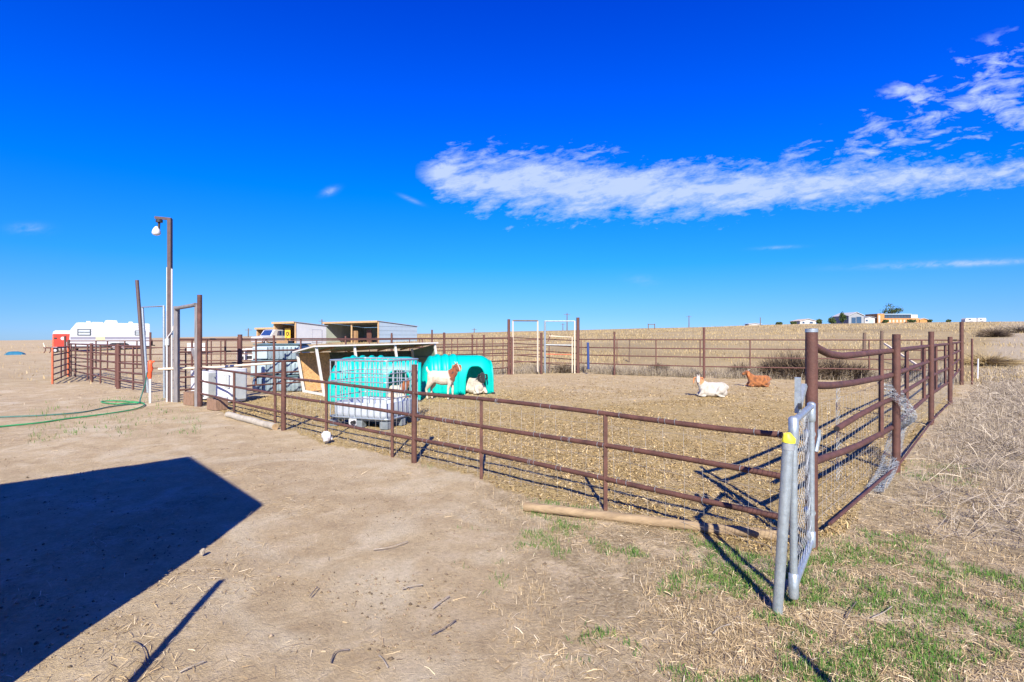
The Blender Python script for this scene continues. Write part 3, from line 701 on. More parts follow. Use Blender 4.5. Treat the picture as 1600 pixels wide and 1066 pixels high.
# white jug on the fence foot
x, y = at_px(F1, 515); jg = thing('white_jug', 'crumpled white plastic jug lying against the foot of the front fence', 'jug', (x, y-.12, 0), .6); jg.scale = (.6, .6, .85)
mb = MB(); mb.tube([(-.10, 0, .085), (-.095, 0, .09), (-.06, 0, .10), (.0, 0, .105), (.05, 0, .095), (.085, 0, .08), (.10, 0, .07)], [.02, .075, .10, .095, .085, .05, .02], 9)
mb.v = [(a+random.uniform(-.012, .012), b_+random.uniform(-.012, .012), max(c_+random.uniform(-.012, .012), -.004)) for a, b_, c_ in mb.v]
mb.build('body', 'white_plastic', jg, smooth=35); MB().tube([(.09, 0, .07), (.125, 0, .06)], .025, 10).build('neck', 'white_plastic', jg, smooth=50)

# ------------------------------------------------------------------ teal hutches
def hutch(a, b_, depth, h, door, lab, ribs):
    A = Vector((*a, 0)); d = Vector((b_[0]-a[0], b_[1]-a[1], 0)); L_ = d.length
    o = thing('animal_hutch', lab, 'hutch', A, math.atan2(d.y, d.x), 'teal plastic hutches')
    nu, nv = int(L_/.02), 130; V = np.zeros((nu+1, nv+1, 3))
    u = np.linspace(0, L_, nu+1)[:, None]; v = np.linspace(0, math.pi, nv+1)[None, :]
    ne = 2/3.0
    cy = np.sign(np.cos(v))*np.abs(np.cos(v))**ne; sz = np.abs(np.sin(v))**ne
    re = .5; kl = np.where(u < re, np.sqrt(np.clip(1-((re-u)/re)**2.4, 0, 1)), 1.); kl = np.maximum(kl, .02)
    rr_ = .34; kr = np.where(u > L_-rr_, 1-.17*((u-(L_-rr_))/rr_)**2.2, 1.)
    rib = np.zeros_like(u)
    for c_ in ribs: rib = rib+np.exp(-((u-c_)/.055)**4)
    k = kl*kr; body = 1+.04*rib
    V[..., 0] = u+0*v; V[..., 1] = depth/2-depth/2*cy*(.35+.65*k)*np.where(k < .05, .3, 1)*body; V[..., 2] = h*sz*k*body
    F_ = []
    x0, x1, hd = door; xc, hwid = (x0+x1)/2, (x1-x0)/2
    for i in range(nu):
        um = (u[i, 0]+u[i+1, 0])/2
        for j in range(nv):
            z = (V[i, j, 2]+V[i+1, j+1, 2])/2; s = (um-xc)/hwid
            if j < nv/2 and abs(s) < 1 and z < hd*(1-abs(s)**3.2)**.45: continue
            i0 = i*(nv+1)+j; F_.append((i0, i0+nv+1, i0+nv+2, i0+1))
    me = np_mesh('shell', V.reshape(-1, 3), np.array(F_), None, True)
    bm = bmesh.new(); bm.from_mesh(me)
    bmesh.ops.delete(bm, geom=[q_ for q_ in bm.verts if not q_.link_faces], context='VERTS'); bm.to_mesh(me); bm.free()
    me.materials.append(MATS['teal']); sh = bpy.data.objects.new('shell', me); C.objects.link(sh); sh.parent = o
    sm = sh.modifiers.new('thickness', 'SOLIDIFY'); sm.thickness = .014
    # end wall and flange
    kk = float(kr[-1, 0]); prof = [(depth/2-depth/2*float(cy[0, j])*kk*1.0, h*float(sz[0, j])*kk) for j in range(0, nv+1, 5)]
    mb = MB(); n = len(prof); mb.add([(L_-.004, y_, z_) for y_, z_ in prof]+[(L_+.01, y_, z_) for y_, z_ in prof], [tuple(range(n)), tuple(range(2*n-1, n-1, -1))]+[(i, i+n, i+n+1, i+1) for i in range(n-1)]+[(n-1, 2*n-1, n, 0)])
    mb.build('end_wall', 'teal', o)
    fl = [((L_-.01, depth/2+(y_-depth/2)*1.05-.0, z_*1.02)) for y_, z_ in prof]
    MB().tube(fl, .028, 8).build('flange', 'teal', o, smooth=60)
    # rim round the door
    rp = []
    for k2 in range(0, 33):
        s = -1+2*k2/32; z = max(.01, hd*(1-min(abs(s), 1)**3.2)**.45); xx = xc+hwid*s
        vv = math.asin(min(1, (z/h)**(1/ne))); yy = depth/2-depth/2*math.cos(vv)**ne
        rp.append((xx, yy-.006, z))
    rp = [(rp[0][0], rp[0][1], 0)]+rp+[(rp[-1][0], rp[-1][1], 0)]
    MB().tube(rp, .016, 6).build('door_rim', 'teal', o, smooth=60)
    for xx in (.35, L_-.06): MB().box(xx, xx+.09, -.05, .03, .0, .035).build('foot', 'black', o, bevel=.006)
    return o
hutch((-4.45, 12.66), (-2.22, 12.98), 1.0, 1.06, (1.42, 2.06, .76), 'teal ribbed plastic hutch seen through the wire tank cage, left of the pair', (.62, .84, 1.06, 1.28))
hutch((-2.42, 14.26), (-.50, 14.80), 1.12, 1.04, (1.18, 1.80, .76), 'teal ribbed plastic hutch with the black-headed goat in its doorway', (.30, .52, .74, .96))

# ------------------------------------------------------------------ low metal shelter
P1 = Vector((-4.94, 14.15, 0)); ld = Vector((.725, .687, 0)).normalized(); bd = Vector((-.687, .725, 0)).normalized()
SL, SD = 3.74, 1.31; zf, zb = 1.31, 1.13
sh = thing('loafing_shelter', 'low open-fronted metal shelter with white posts behind the hutches', 'shelter', P1, math.atan2(ld.y, ld.x))
rk = lambda x, z: x-.17*z                       # the whole frame leans left
def qbox(mb, pts, th):                          # thin slab from 4 points (local) pushed by vector th
    t_ = Vector(th); V = [Vector(q_) for q_ in pts]; V2 = [a+t_ for a in V]
    return mb.add(V+V2, [(0, 1, 2, 3), (7, 6, 5, 4), (0, 4, 5, 1), (1, 5, 6, 2), (2, 6, 7, 3), (3, 7, 4, 0)])
zr_ = lambda y, x: zf+(zb-zf)*y/SD+.06*x/SL
for (i, x) in enumerate((0, 1.07, 2.34, SL)):
    MB().bar((x, 0, -.02), (rk(x, zf), 0, zr_(0, x)-.01), .055).build('front_post', 'white_paint', sh)
MB().bar((0, SD, -.02), (rk(0, zb), SD, zb-.01), .06).build('back_post', 'white_paint', sh)
MB().bar((SL, SD, -.02), (rk(SL, zb), SD, zb+.04), .06).build('back_post', 'white_paint', sh)
e0 = rk(0, zf)-.06; e1 = rk(SL, zf)+.08
qbox(MB(), [(e0, -.06, zr_(0, 0)), (e1, -.06, zr_(0, SL)), (e1, SD+.05, zr_(SD, SL)), (e0, SD+.05, zr_(SD, 0))], (0, 0, .012)).build('roof_sheet', 'green_in', sh)
rib = MB()
for k in range(15):
    x = e0+(e1-e0)*(k+.5)/15; rib.bar((x, -.05, zr_(0, x)+.012), (x, SD+.04, zr_(SD, x)+.012), .022)
rib.build('roof_ribs', 'roof_metal', sh)
MB().bar((e0, -.072, zr_(0, 0)+.005), (e1, -.072, zr_(0, SL)+.005), .036).build('fascia', 'white_paint', sh)
MB().bar((e0-.012, -.05, zr_(0, 0)+.002), (e0-.012, SD+.05, zr_(SD, 0)+.002), .036).build('fascia', 'white_paint', sh)
MB().bar((0, .015, .035), (0, SD-.02, .035), .06).build('sill', 'white_paint', sh)
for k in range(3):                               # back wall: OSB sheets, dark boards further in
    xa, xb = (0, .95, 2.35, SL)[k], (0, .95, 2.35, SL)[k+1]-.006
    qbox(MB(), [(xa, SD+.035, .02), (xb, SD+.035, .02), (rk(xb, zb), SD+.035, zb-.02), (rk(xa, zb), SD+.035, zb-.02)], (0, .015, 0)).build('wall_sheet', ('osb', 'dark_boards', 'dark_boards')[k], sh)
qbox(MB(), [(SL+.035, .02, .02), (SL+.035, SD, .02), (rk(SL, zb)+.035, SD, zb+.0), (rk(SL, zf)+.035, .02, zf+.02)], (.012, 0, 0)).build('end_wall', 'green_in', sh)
for z in (.35, .62, .9): MB().bar((rk(SL, z)+.02, .03, z), (rk(SL, z)+.02, SD-.03, z), .025).build('girt', 'green_in', sh)
MB().bar((.6, .9, zr_(.9, .6)-.05), (SL-.9, .1, zr_(.1, 2.8)-.05), .05).build('rafter', 'dark_wood', sh)
for x in (.5, 1.5, 2.5, 3.3): MB().bar((x-.2, .03, zr_(0, x)-.03), (x-.2, SD-.03, zr_(SD, x)-.03), .045).build('rafter', 'dark_wood', sh)

# ------------------------------------------------------------------ stacked grey bins left of the shelter
bn = thing('metal_bin_stack', 'stack of three dented grey-blue metal feed bunks beside the shelter', 'feed bunks', (-7.42, 15.3, 0), R(3))
BW, BD = 1.42, .9
for i, (z0, z1, ins) in enumerate(((0, .42, 0), (.47, .86, .02), (.90, 1.33, .05))):
    tier = MB().add(rrect(ins, BW-ins, ins, BD, .10, z0+.02)+rrect(ins-.01, BW-ins+.01, ins-.01, BD, .10, (z0+z1)/2)+rrect(ins+.01, BW-ins-.01, ins+.01, BD, .12, z1-.03)+rrect(ins+.06, BW-ins-.06, ins+.06, BD-.06, .08, z1),
        [(j*16+k, j*16+(k+1) % 16, (j+1)*16+(k+1) % 16, (j+1)*16+k) for j in range(3) for k in range(16)]+[tuple(range(15, -1, -1)), tuple(range(48, 64))]).build('bunk', 'bin_metal', bn, smooth=40)
    MB().box(ins-.02, BW-ins+.02, ins-.025, BD+.02, z1-.015+.02, z1+.035).build('rim', 'bin_teal', tier, bevel=.01)
    for k in range(11):
        x = .16+k*.115; MB().box(x, x+.035, ins-.028, ins+.01, z0+.05, z1-.05).build('rib', 'bin_metal', tier, bevel=.008)
MB().box(.0, .42, -.05, .03, .49, .84).build('patch_panel', 'bin_white', bn, bevel=.03)
MB().box(.03, .45, -.02, .06, .93, 1.28).build('patch_panel', 'bin_white', bn, bevel=.03)
MB().box(.62, .95, .2, .6, 1.365, 1.45).build('rubble_board', 'dark_wood', bn, bevel=.01)

# ------------------------------------------------------------------ chain-link walk gate, its pole and the loose netting
GA = Vector((*G(1240, 945), 0)); GB = Vector((CORN[0]-.05, CORN[1]-.10, 0))
gl = (GB-GA); gw = gl.length; gd = gl.normalized(); gn = Vector((-gd.y, gd.x, 0))
cg = thing('chain_link_gate', 'small galvanised chain-link walk gate standing open beside the corner post', 'gate', GA, math.atan2(gd.y, gd.x))
ZB, ZT = .07, 1.07
fr = [(0, 0, ZB+.05), (.03, 0, ZB), (gw-.09, 0, ZB), (gw-.06, 0, ZB+.04), (gw-.06, 0, ZT-.04), (gw-.09, 0, ZT), (.03, 0, ZT), (0, 0, ZT-.05), (0, 0, ZB+.05)]
MB().tube([(0, 0, ZB+.02), (0, 0, ZT)], .021, 12).build('frame_upright', 'galv', cg, smooth=50)
MB().tube([(gw-.06, 0, ZB), (gw-.06, 0, ZT)], .021, 12).build('frame_upright', 'galv', cg, smooth=50)
MB().tube([(-.0, 0, ZT-.01), (gw-.06, 0, ZT-.01)], .021, 12).build('frame_top', 'galv', cg, smooth=50)
MB().tube([(-.0, 0, ZB+.03), (gw-.06, 0, ZB+.03)], .021, 12).build('frame_bottom', 'galv', cg, smooth=50)
for x, z0, z1 in ((0, ZT-.14, ZT+.022), (0, ZB-.03, ZB+.12), (gw-.06, ZT-.12, ZT+.02), (gw-.06, ZB-.01, ZB+.11)):
    MB().tube([(x, 0, z0), (x, 0, z0+.01), (x, 0, z1-.012), (x, 0, z1)], [.024, .028, .028, .014], 12).build('corner_elbow', 'galv', cg, smooth=50)
def chain_link(f, wid, hei, mesh=.058, r=.0017, seg=1):
    mb = MB()
    for sgn in (1, -1):
        k = -int(hei/mesh)-1
        while k*mesh < wid+hei:
            c0 = k*mesh; pts = []
            n = max(2, int(hei/mesh)*seg)
            for i in range(n+1):
                z = hei*i/n; x = c0+sgn*z if sgn > 0 else c0-z+hei*0
                if 0 <= x <= wid: pts.append(f(x, z, sgn))
            if len(pts) > 1: mb.tube(pts, r, 3, cap=False)
            k += 1
    # the second family runs the other way
    return mb
def cl_family(f, wid, hei, mesh=.058, r=.0017, step=.058):
    mb = MB()
    for sgn in (1, -1):
        c0 = -hei if sgn > 0 else 0
        while c0 < (wid if sgn > 0 else wid+hei):
            pts = []; n = int(hei/step)
            for i in range(n+1):
                z = hei*i/n; x = c0+z if sgn > 0 else c0-z
                if 0 <= x <= wid: pts.append(f(x, z, sgn*(1 if i % 2 else -1)))
            if len(pts) > 1: mb.tube(pts, r, 3, cap=False)
            c0 += mesh
    return mb
o = cl_family(lambda x, z, s_: (x+.01, .004*s_+.012*math.sin(x*7+z*3), z+ZB+.04), gw-.09, ZT-ZB-.06, .075, .0013, .075).build('netting', 'wire', cg); o['kind'] = 'stuff'
for z in (.30, .86):
    MB().tube([(gw-.06, 0, z), (gw+.0, .03, z)], .03, 10).build('hinge_band', 'galv', cg, smooth=50)
MB().tube([(gw-.06, -.03, z-.12), (gw-.02, -.045, z-.02), (gw-.02, -.045, z+.03)], .013, 6).build('hinge_pin', 'galv', cg, smooth=50)
MB().bar((.34, .02, ZT), (.34, .02, ZT+.13), .035).build('latch_fork', 'galv', cg)
MB().bar((.42, .03, ZT+.09), (.42, .03, ZT+.22), .034).build('latch_fork', 'galv', cg)
MB().bar((.46, .03, ZT+.02), (.58, .01, ZT+.16), .03).build('latch_arm', 'galv', cg)
MB().bar((.28, .0, ZT+.04), (.46, .03, ZT+.10), .02).build('latch_bolt', 'black', cg)
PB = Vector((*G(1214, 957), -.04)); PT = Vector(AT(1232, 690, 3.02))
lpole = thing('leaning_pole', 'thick galvanised pole with yellow tape on top, leaning beside the chain-link gate', 'pole', (PB.x, PB.y, 0))
MB().tube([PB, PT], [.027, .031], 14).build('pipe', 'galv', lpole, True, smooth=50)
dq = (PT-PB).normalized(); MB().tube([PT-dq*.005, PT+dq*.012, PT+dq*.045-Vector((.012, 0, 0))], [.036, .038, .02], 8).build('tape_wrap', 'yellow_tape', lpole, True, smooth=60)
MB().tube([PT-dq*.045, PT-dq*.01], .0335, 14).build('collar', 'wire', lpole, True, smooth=60)
# loose roll of netting hanging on the right fence
ta = Vector(f2pt(1399, 1.02, -.10)); tb_ = Vector(f2pt(1404, .62, .08)); tcn_ = Vector((*G(1402, 712), .34)); td = Vector((*G(1388, 742), .10)); te = Vector((*G(1368, 768), .02))
spine = smooth_path([ta, tb_, tcn_, td, te], 8)
dv3 = Vector((dv.x, dv.y, 0)); hei = sum((spine[i+1]-spine[i]).length for i in range(len(spine)-1))
def drape(x, z, s_):
    f_ = (1-z/hei)*(len(spine)-1); i = min(int(f_), len(spine)-2); c = spine[i].lerp(spine[i+1], f_-i)
    wv = .20+.16*math.sin(min(1, z/hei)*2.4)
    a = x*9.
    return c+dv3*(wv*(x/1.1-.5)*1.2)+Vector((dv.y, -dv.x, 0))*(.07*math.sin(a)+.014*s_)+Vector((0, 0, .012*math.sin(a*1.7)))
nm = cl_family(drape, 1.1, hei, .065, .0021, .06)
lone(nm, 'netting_roll', 'wire', 'loose galvanised wire netting hanging in folds on the right fence', 'wire netting')
pa = Vector(f2pt(1372, .98, -.35)); 
def flat(x, z, s_): return pa+dv3*(x-.1)+Vector((-dv.y, dv.x, 0))*(.02*math.sin(x*20)+.003*s_)+Vector((0, 0, z-.97))
lone(cl_family(flat, .20, 1.0, .05, .0018, .05), 'netting_strip', 'wire', 'narrow upright strip of wire netting inside the right fence', 'wire netting')

# ------------------------------------------------------------------ gates in the back fence
A0 = G(795, 585); 
bg1 = thing('pen_gateway', 'rusty gateway with tan pipe hoop in the back fence, left of the galvanised one', 'gate frame', (*A0, 0))
MB().tube([(*A0, -.1), (A0[0], A0[1], 2.30)], .062, 10).build('tall_post', 'rust_far', bg1, True, smooth=50)
y0 = A0[1]; xx = lambda px, Y=y0: (px-CX)*Y/FPX
MB().tube([(xx(799.5), y0-.05, -.1), (xx(799.5), y0-.05, 1.55)], .05, 8).build('post', 'rust_far', bg1, True, smooth=50)
MB().tube([(xx(801.5), y0, .0), (xx(801.5), y0, 2.24)], .03, 6).build('hoop_leg', 'far_tan', bg1, True)
MB().tube([(xx(840.5), y0+.2, .1), (xx(840.5), y0+.2, 2.24)], .035, 6).build('hoop_leg', 'far_tan', bg1, True)
MB().tube([(xx(801), y0, 2.24), (xx(841), y0+.2, 2.24)], .035, 6).build('hoop_top', 'pole_grey', bg1, True)
for h in (1.42, 1.12, .80, .50): MB().tube([(xx(796), y0-.02, h), (xx(846), y0+.3, h+.03)], .024, 6).build('rail', 'rust_far', bg1, True, smooth=50)
MB().tube([(xx(846.5), y0+.3, -.1), (xx(846.5), y0+.3, 1.75)], .05, 8).build('post', 'rust_far', bg1, True, smooth=50)
A1 = G(903, 583); y1 = A1[1]-.1
bg2 = thing('pen_gateway', 'pale galvanised gateway hoop with short gate in the middle of the back fence', 'gate frame', (xx(851, y1), y1, 0))
MB().tube([(xx(851.5, y1), y1, -.05), (xx(851.5, y1), y1, 2.25)], .042, 8).build('hoop_leg', 'galv', bg2, True, smooth=50)
MB().tube([(xx(898, y1), y1, -.05), (xx(898, y1), y1, 2.25)], .03, 8).build('hoop_leg', 'cream_pole', bg2, True, smooth=50)
MB().tube([(xx(851, y1), y1, 2.24), (xx(898.5, y1), y1, 2.24)], .028, 6).build('hoop_top', 'galv', bg2, True)
MB().tube([(*A1, -.1), (A1[0], A1[1], 2.40)], .072, 12).build('tall_post', 'rust_far', bg2, True, smooth=50)
MB().tube([(xx(894, y1), y1, .02), (xx(894, y1), y1, 1.55), (xx(858, y1), y1, 1.6)], .028, 6).build('gate_frame_pipe', 'cream_pole', bg2, True)
for h, mt in ((1.22, 'galv'), (.82, 'rust_orange'), (.45, 'rust_far')): MB().tube([(xx(852, y1), y1, h), (xx(894, y1), y1, h-.02)], .022, 6).build('gate_rail', mt, bg2, True)
MB().bar((xx(856, y1), y1, 1.35), (xx(860.5, y1), y1, 1.68), .04).build('latch_bar', 'rust_far', bg2, True)
MB().tube([(xx(858, y1), y1, .02), (xx(858, y1), y1, 1.2)], .02, 6).build('gate_upright', 'rust_far', bg2, True)
# blue tube feeder on the back fence
bt = Vector((xx(918.5, 22.6), 22.6, 0)); lone(MB().bar((bt.x+.02, bt.y, .21), (bt.x, bt.y, 1.33), .125, .09), 'tube_feeder', 'blue_plastic', 'narrow blue plastic feeder tube hung on the back fence', 'feeder', bevel=.01)
# white stake
x, y = G(1527.5, 592); lone(MB().tube([(x, y, -.05), (x+.02, y, .75)], .022, 8), 'marker_stake', 'white_pipe', 'thin white marker stake standing in the dry weeds at right', 'stake', smooth=50)
# wooden posts of an outer fence
for px, top, Y in ((1350, 520, 29), (1377, 517, 30), (983, 529, 27.5)):
    x = xx(px, Y); z0 = gz(x, Y); zt = AT(px, top, Y)[2]
    lone(MB().tube([(x, Y, z0-.2), (x+.03, Y, zt)], [.10, .08] if px > 1000 else [.035, .03], 8), 'wooden_post', 'bark', 'weathered wooden post beyond the back fence, ' + {1350: 'left of the close pair', 1377: 'right of the close pair', 983: 'thin and alone'}[px], 'post', smooth=40)
lone(MB().bar((*AT(1382, 537, 27)[:2], AT(1382, 537, 27)[2]), AT(1440, 575, 24), .07), 'fallen_rail', 'cream_pole', 'pale fallen pole sloping down in the brush behind the back fence', 'pole')

# ------------------------------------------------------------------ goats
def remesh(name, mb, voxel, m, parent, coat, sm=6):
    me = bpy.data.meshes.new(name); me.from_pydata(mb.v, [], mb.f)
    bm = bmesh.new(); bm.from_mesh(me); bmesh.ops.recalc_face_normals(bm, faces=bm.faces[:]); bm.to_mesh(me); bm.free()
    tmp = bpy.data.objects.new('tmp', me); C.objects.link(tmp)
    r = tmp.modifiers.new('r', 'REMESH'); r.mode = 'VOXEL'; r.voxel_size = voxel
    s = tmp.modifiers.new('s', 'SMOOTH'); s.factor = .5; s.iterations = sm
    dg = bpy.context.evaluated_depsgraph_get(); dg.update()
    out = bpy.data.meshes.new_from_object(tmp.evaluated_get(dg)); bpy.data.objects.remove(tmp); bpy.data.meshes.remove(me)
    out.name = name; n = len(out.vertices); co = np.zeros(n*3, np.float32); out.vertices.foreach_get('co', co); co = co.reshape(-1, 3)
    at = out.attributes.new('coat', 'FLOAT', 'POINT'); at.data.foreach_set('value', np.clip(coat(co), 0, 1).astype(np.float32))
    out.polygons.foreach_set('use_smooth', [True]*len(out.polygons)); out.materials.clear(); out.materials.append(MATS[m])
    o = bpy.data.objects.new(name, out); C.objects.link(o); o.parent = parent; return o
def goat(label, loc, rz, scale, pose, headdir, m, earm, coatkind, tail_up=False, neck=None, horns=True):
    o = thing('goat', label, 'goat', loc, rz, 'goats in the pen'); o.scale = (scale,)*3
    hd = Matrix.Rotation(-rz, 3, 'Z') @ Vector(headdir); hd.normalize()
    mb = MB(); lying = pose == 'lying'
    dz = -.345 if lying else 0
    mb.tube([(-.37, 0, .60+dz), (-.33, 0, .60+dz), (-.25, 0, .59+dz), (-.12, 0, .565+dz), (0, 0, .55+dz), (.14, 0, .55+dz), (.25, 0, .56+dz), (.32, 0, .57+dz), (.355, 0, .57+dz)],
            [.04, .09, .125, .14, .15, .14, .12, .09, .03], 14, wy=[.05, .11, .15, .165, .185, .18, .165, .12, .04])
    nk = [Vector(q_) for q_ in (neck or (((.20, 0, .26), (.29, 0, .35), (.345, 0, .42), (.365, 0, .47)) if lying else ((.22, 0, .61), (.32, 0, .70), (.375, 0, .78), (.395, 0, .84))))]
    mb.tube(nk, [.11, .09, .074, .066], 12, wy=[.15, .115, .09, .07])
    hb_ = nk[-1]+Vector((0, 0, .015)); 
    sd = hd.cross(Vector((0, 0, 1))).normalized(); up = sd.cross(hd).normalized()
    hp_ = [hb_-hd*.06, hb_-hd*.025, hb_+hd*.04-up*.004, hb_+hd*.115-up*.016, hb_+hd*.18-up*.028, hb_+hd*.205-up*.034]
    mb.tube(hp_, [.035, .062, .068, .053, .041, .02], 12, wy=[.04, .07, .078, .058, .044, .022])
    hoofs = []
    if not lying:
        for s in (-1, 1):
            f = .03*s
            mb.tube([(.23, .085*s, .56), (.24, .09*s, .40), (.235+f, .088*s, .29), (.235+f, .085*s, .25), (.23+f*1.2, .085*s, .10), (.24+f*1.2, .085*s, .02)], [.075, .05, .033, .032, .022, .027], 10)
            hoofs.append((.245+f*1.2, .085*s))
            mb.tube([(-.24, .085*s, .60), (-.25, .10*s, .46), (-.285+f, .10*s, .35), (-.345+f, .095*s, .255), (-.33+f, .09*s, .12), (-.315+f, .09*s, .02)], [.11, .09, .06, .034, .023, .028], 10)
            hoofs.append((-.31+f, .09*s))
    else:
        for s in (-1, 1):
            mb.tube([(.24, .09*s, .19), (.30, .12*s, .10), (.37, .125*s, .045), (.28, .135*s, .03), (.20, .14*s, .028)], [.07, .05, .036, .028, .026], 10)
            mb.tube([(-.24, .08*s, .22), (-.16, .155*s, .17), (-.06, .18*s, .08), (-.16, .19*s, .035), (-.27, .18*s, .03)], [.10, .10, .055, .03, .025], 10)
        mb.tube([(-.36, 0, .14), (-.30, 0, .13), (-.15, 0, .12), (.05, 0, .11), (.20, 0, .11), (.30, 0, .12)], [.05, .13, .19, .20, .16, .08], 12, wy=[.06, .12, .13, .125, .12, .09])
    if tail_up: mb.tube([(-.33, 0, .68), (-.375, 0, .73), (-.40, 0, .79), (-.395, 0, .84)], [.04, .032, .026, .012], 8)
    else: mb.tube([(-.34, 0, .64+dz), (-.385, 0, .62+dz), (-.405, 0, .56+dz)], [.035, .026, .012], 8)
    H_ = np.array(hb_); hdn = np.array(hd); sdn = np.array(sd); n0 = np.array(nk[0])
    def coat(co):
        no_ = (vnoise(co[:, 0]*22+9, co[:, 2]*22+co[:, 1]*13, 3)-.5)
        inh = np.linalg.norm(co-(H_+hdn*.05), axis=1) < .16
        if coatkind == 'brownhead':
            f = (co[:, 0]-.235)*.9+(co[:, 2]-(.60+dz))*.42+no_*.03
            c = np.clip(f/.02, 0, 1)*(co[:, 2] > .40+dz)
            lat = np.abs((co-H_) @ sdn); bl = (lat < .016) & inh & (((co-H_) @ hdn) > .02); c = np.where(bl, 0, c); return c
        if coatkind == 'blackhead':
            c = np.clip((co[:, 2]-n0[2]-.09+no_*.02)/.02, 0, 1)*(co[:, 0] > .2); return np.maximum(c, inh*1.)
        if coatkind == 'white':
            lat = np.abs((co-H_) @ sdn); return np.where(inh & (lat > .040), .9, np.where(no_ > .47, .25, 0))
        return np.clip(no_*1.3+.15+(inh*.25), 0, 1)
    remesh('body', mb, .0115, m, o, coat)
    for s in (-1, 1):
        e0 = hb_+sd*s*.055+up*.022; e1 = e0+sd*s*.05-up*.012-hd*.012; e2 = e1+sd*s*.012-Vector((0, 0, .085)); e3 = e2-Vector((0, 0, .07))
        MB().tube([e0, e1, e2, e3], [.016, .038, .044, .014], 8, wy=[.016, .015, .012, .006]).build('ear', earm, o, smooth=60)
        h0 = hb_+sd*s*.026+up*.05-hd*.02
        if horns: MB().tube([h0, h0+up*.025-hd*.03, h0+up*.02-hd*.075+sd*s*.012], [.014, .011, .005], 7).build('horn', 'horn', o, smooth=60)
        ey = hb_+hd*.065+sd*s*.060+up*.022; MB().tube([ey-sd*s*.006, ey+sd*s*.004, ey+sd*s*.007], [.010, .009, .003], 8).build('eye', 'eye', o, smooth=60)
    no_s = hb_+hd*.203-up*.033; MB().tube([no_s-hd*.006, no_s+hd*.006], [.018, .010], 8).build('nose', 'horn' if horns else 'ear_black', o, smooth=60)
    for x_, y_ in hoofs: MB().tube([(x_, y_, -.012), (x_, y_, .03)], [.031, .027], 8).build('hoof', 'hoof', o, smooth=60)
    return o
x, y = G(690, 624.5)
sg = goat('standing white goat with brown head and neck in front of the right hutch', (x, y, 0), R(-12), .98, 'standing', (.55, -.75, -.45), 'coat_brownhead', 'ear_brown', 'brownhead', True)
MB().tube([(.30, .095*math.cos(a), .70+.11*math.sin(a)) if False else (.315+.05*math.sin(a), .092*math.cos(a), .715+.085*math.sin(a)*.75-.03) for a in [k*math.pi/8 for k in range(17)]], .011, 6, cap=False).build('collar', 'collar', sg, smooth=60)
goat('white goat with black head lying in the doorway of the right hutch', (-1.05, 14.86, 0), R(-52), 1.08, 'lying', (.15, -.55, -.8), 'coat_blackhead', 'ear_black', 'blackhead', False, ((.20, 0, .26), (.28, 0, .36), (.34, 0, .43), (.38, 0, .47)), False)
goat('brown and white goat lying in the doorway of the left hutch behind the tank cage', (-2.92, 13.22, 0), R(4), .95, 'lying', (.7, -.7, -.3), 'coat_brownhead', 'ear_brown', 'brownhead')
x, y = G(1117, 621); goat('white goat with orange-brown ears lying on the straw in the middle of the pen', (x, y+.15, 0), R(170), .98, 'lying', (-.33, -.85, -.35), 'coat_white', 'ear_orange', 'white')
x, y = G(1188, 604.5); goat('reddish brown goat lying near the brush at the back fence', (x, y+.1, 0), R(172), .92, 'lying', (-.9, .2, -.2), 'coat_brown', 'ear_brown', 'brown')

# ------------------------------------------------------------------ camper and red trailer
def wheel(parent, x, y, z, r, wd=.18):
    wh = MB().tube([(x, y, z), (x, y+.03, z), (x, y+wd-.03, z), (x, y+wd, z)], [r*.86, r, r, r*.86], 18).build('wheel', 'tyre', parent, smooth=40)
    MB().tube([(x, y-.012, z), (x, y+.03, z)], [r*.5, r*.58], 14).build('rim', 'rim', wh, smooth=40)
Z1 = 52.; X1 = (108-CX)/FPX*Z1
rz_ = math.atan2(.62, .79); gzr = gz(X1+2.5, Z1+2)
rv = thing('camper_trailer', 'long white camper trailer with grey stripe parked at the far left', 'camper', (X1, Z1, gzr), rz_)
RL = 6.5
MB().prism([(.02, .42), (-.02, .75), (.10, 2.05), (.55, 2.72), (.75, 2.76), (RL-.12, 2.74), (RL, 2.64), (RL, .42)], 0, 2.3).build('body', 'rv_white', rv, bevel=.03)
for (a, b_, c_, d) in ((.62, 1.66, 1.48, 2.12), (5.2, 6.12, 1.50, 2.0)):
    wn = MB().box(a, b_, -.03, .0, c_, d).build('window', 'glass_dark', rv, bevel=.01)
    for z0, z1 in ((c_+.08, (c_+d)/2-.04), ((c_+d)/2+.04, d-.08)): MB().box(a+.08, b_-.08, -.04, -.028, z0, z1).build('pane', 'glass_pale', wn)
MB().box(.1, RL-.03, -.012, .0, 1.10, 1.36).build('stripe', 'rv_grey', rv)
MB().box(.05, RL-.03, -.010, .0, .60, .64).build('stripe', 'rv_grey', rv)
MB().box(2.05, 2.75, -.02, -.013, 1.04, 1.36).build('sign_panel', 'rv_yellow', rv)
for z in (1.62, 1.85, 2.08, 2.3, 2.5): MB().box(.5, RL-.03, -.010, -.004, z, z+.018).build('siding_seam', 'rv_grey', rv)
MB().box(.9, 1.75, -.015, .0, .70, .95).build('hatch', 'rv_white', rv, bevel=.008)
MB().box(3.9, 4.25, -.015, .0, .78, .95).build('hatch', 'far_white', rv, bevel=.008)
MB().prism([(3.0, .40), (3.15, .66), (3.35, .74), (4.45, .74), (4.65, .66), (4.8, .40)], -.02, .3).build('wheel_arch', 'black', rv)
for x in (3.5, 4.28): wheel(rv, x, -.05, .31, .33)
MB().box(.1, RL-.05, .05, 2.2, .26, .42).build('chassis', 'black', rv)
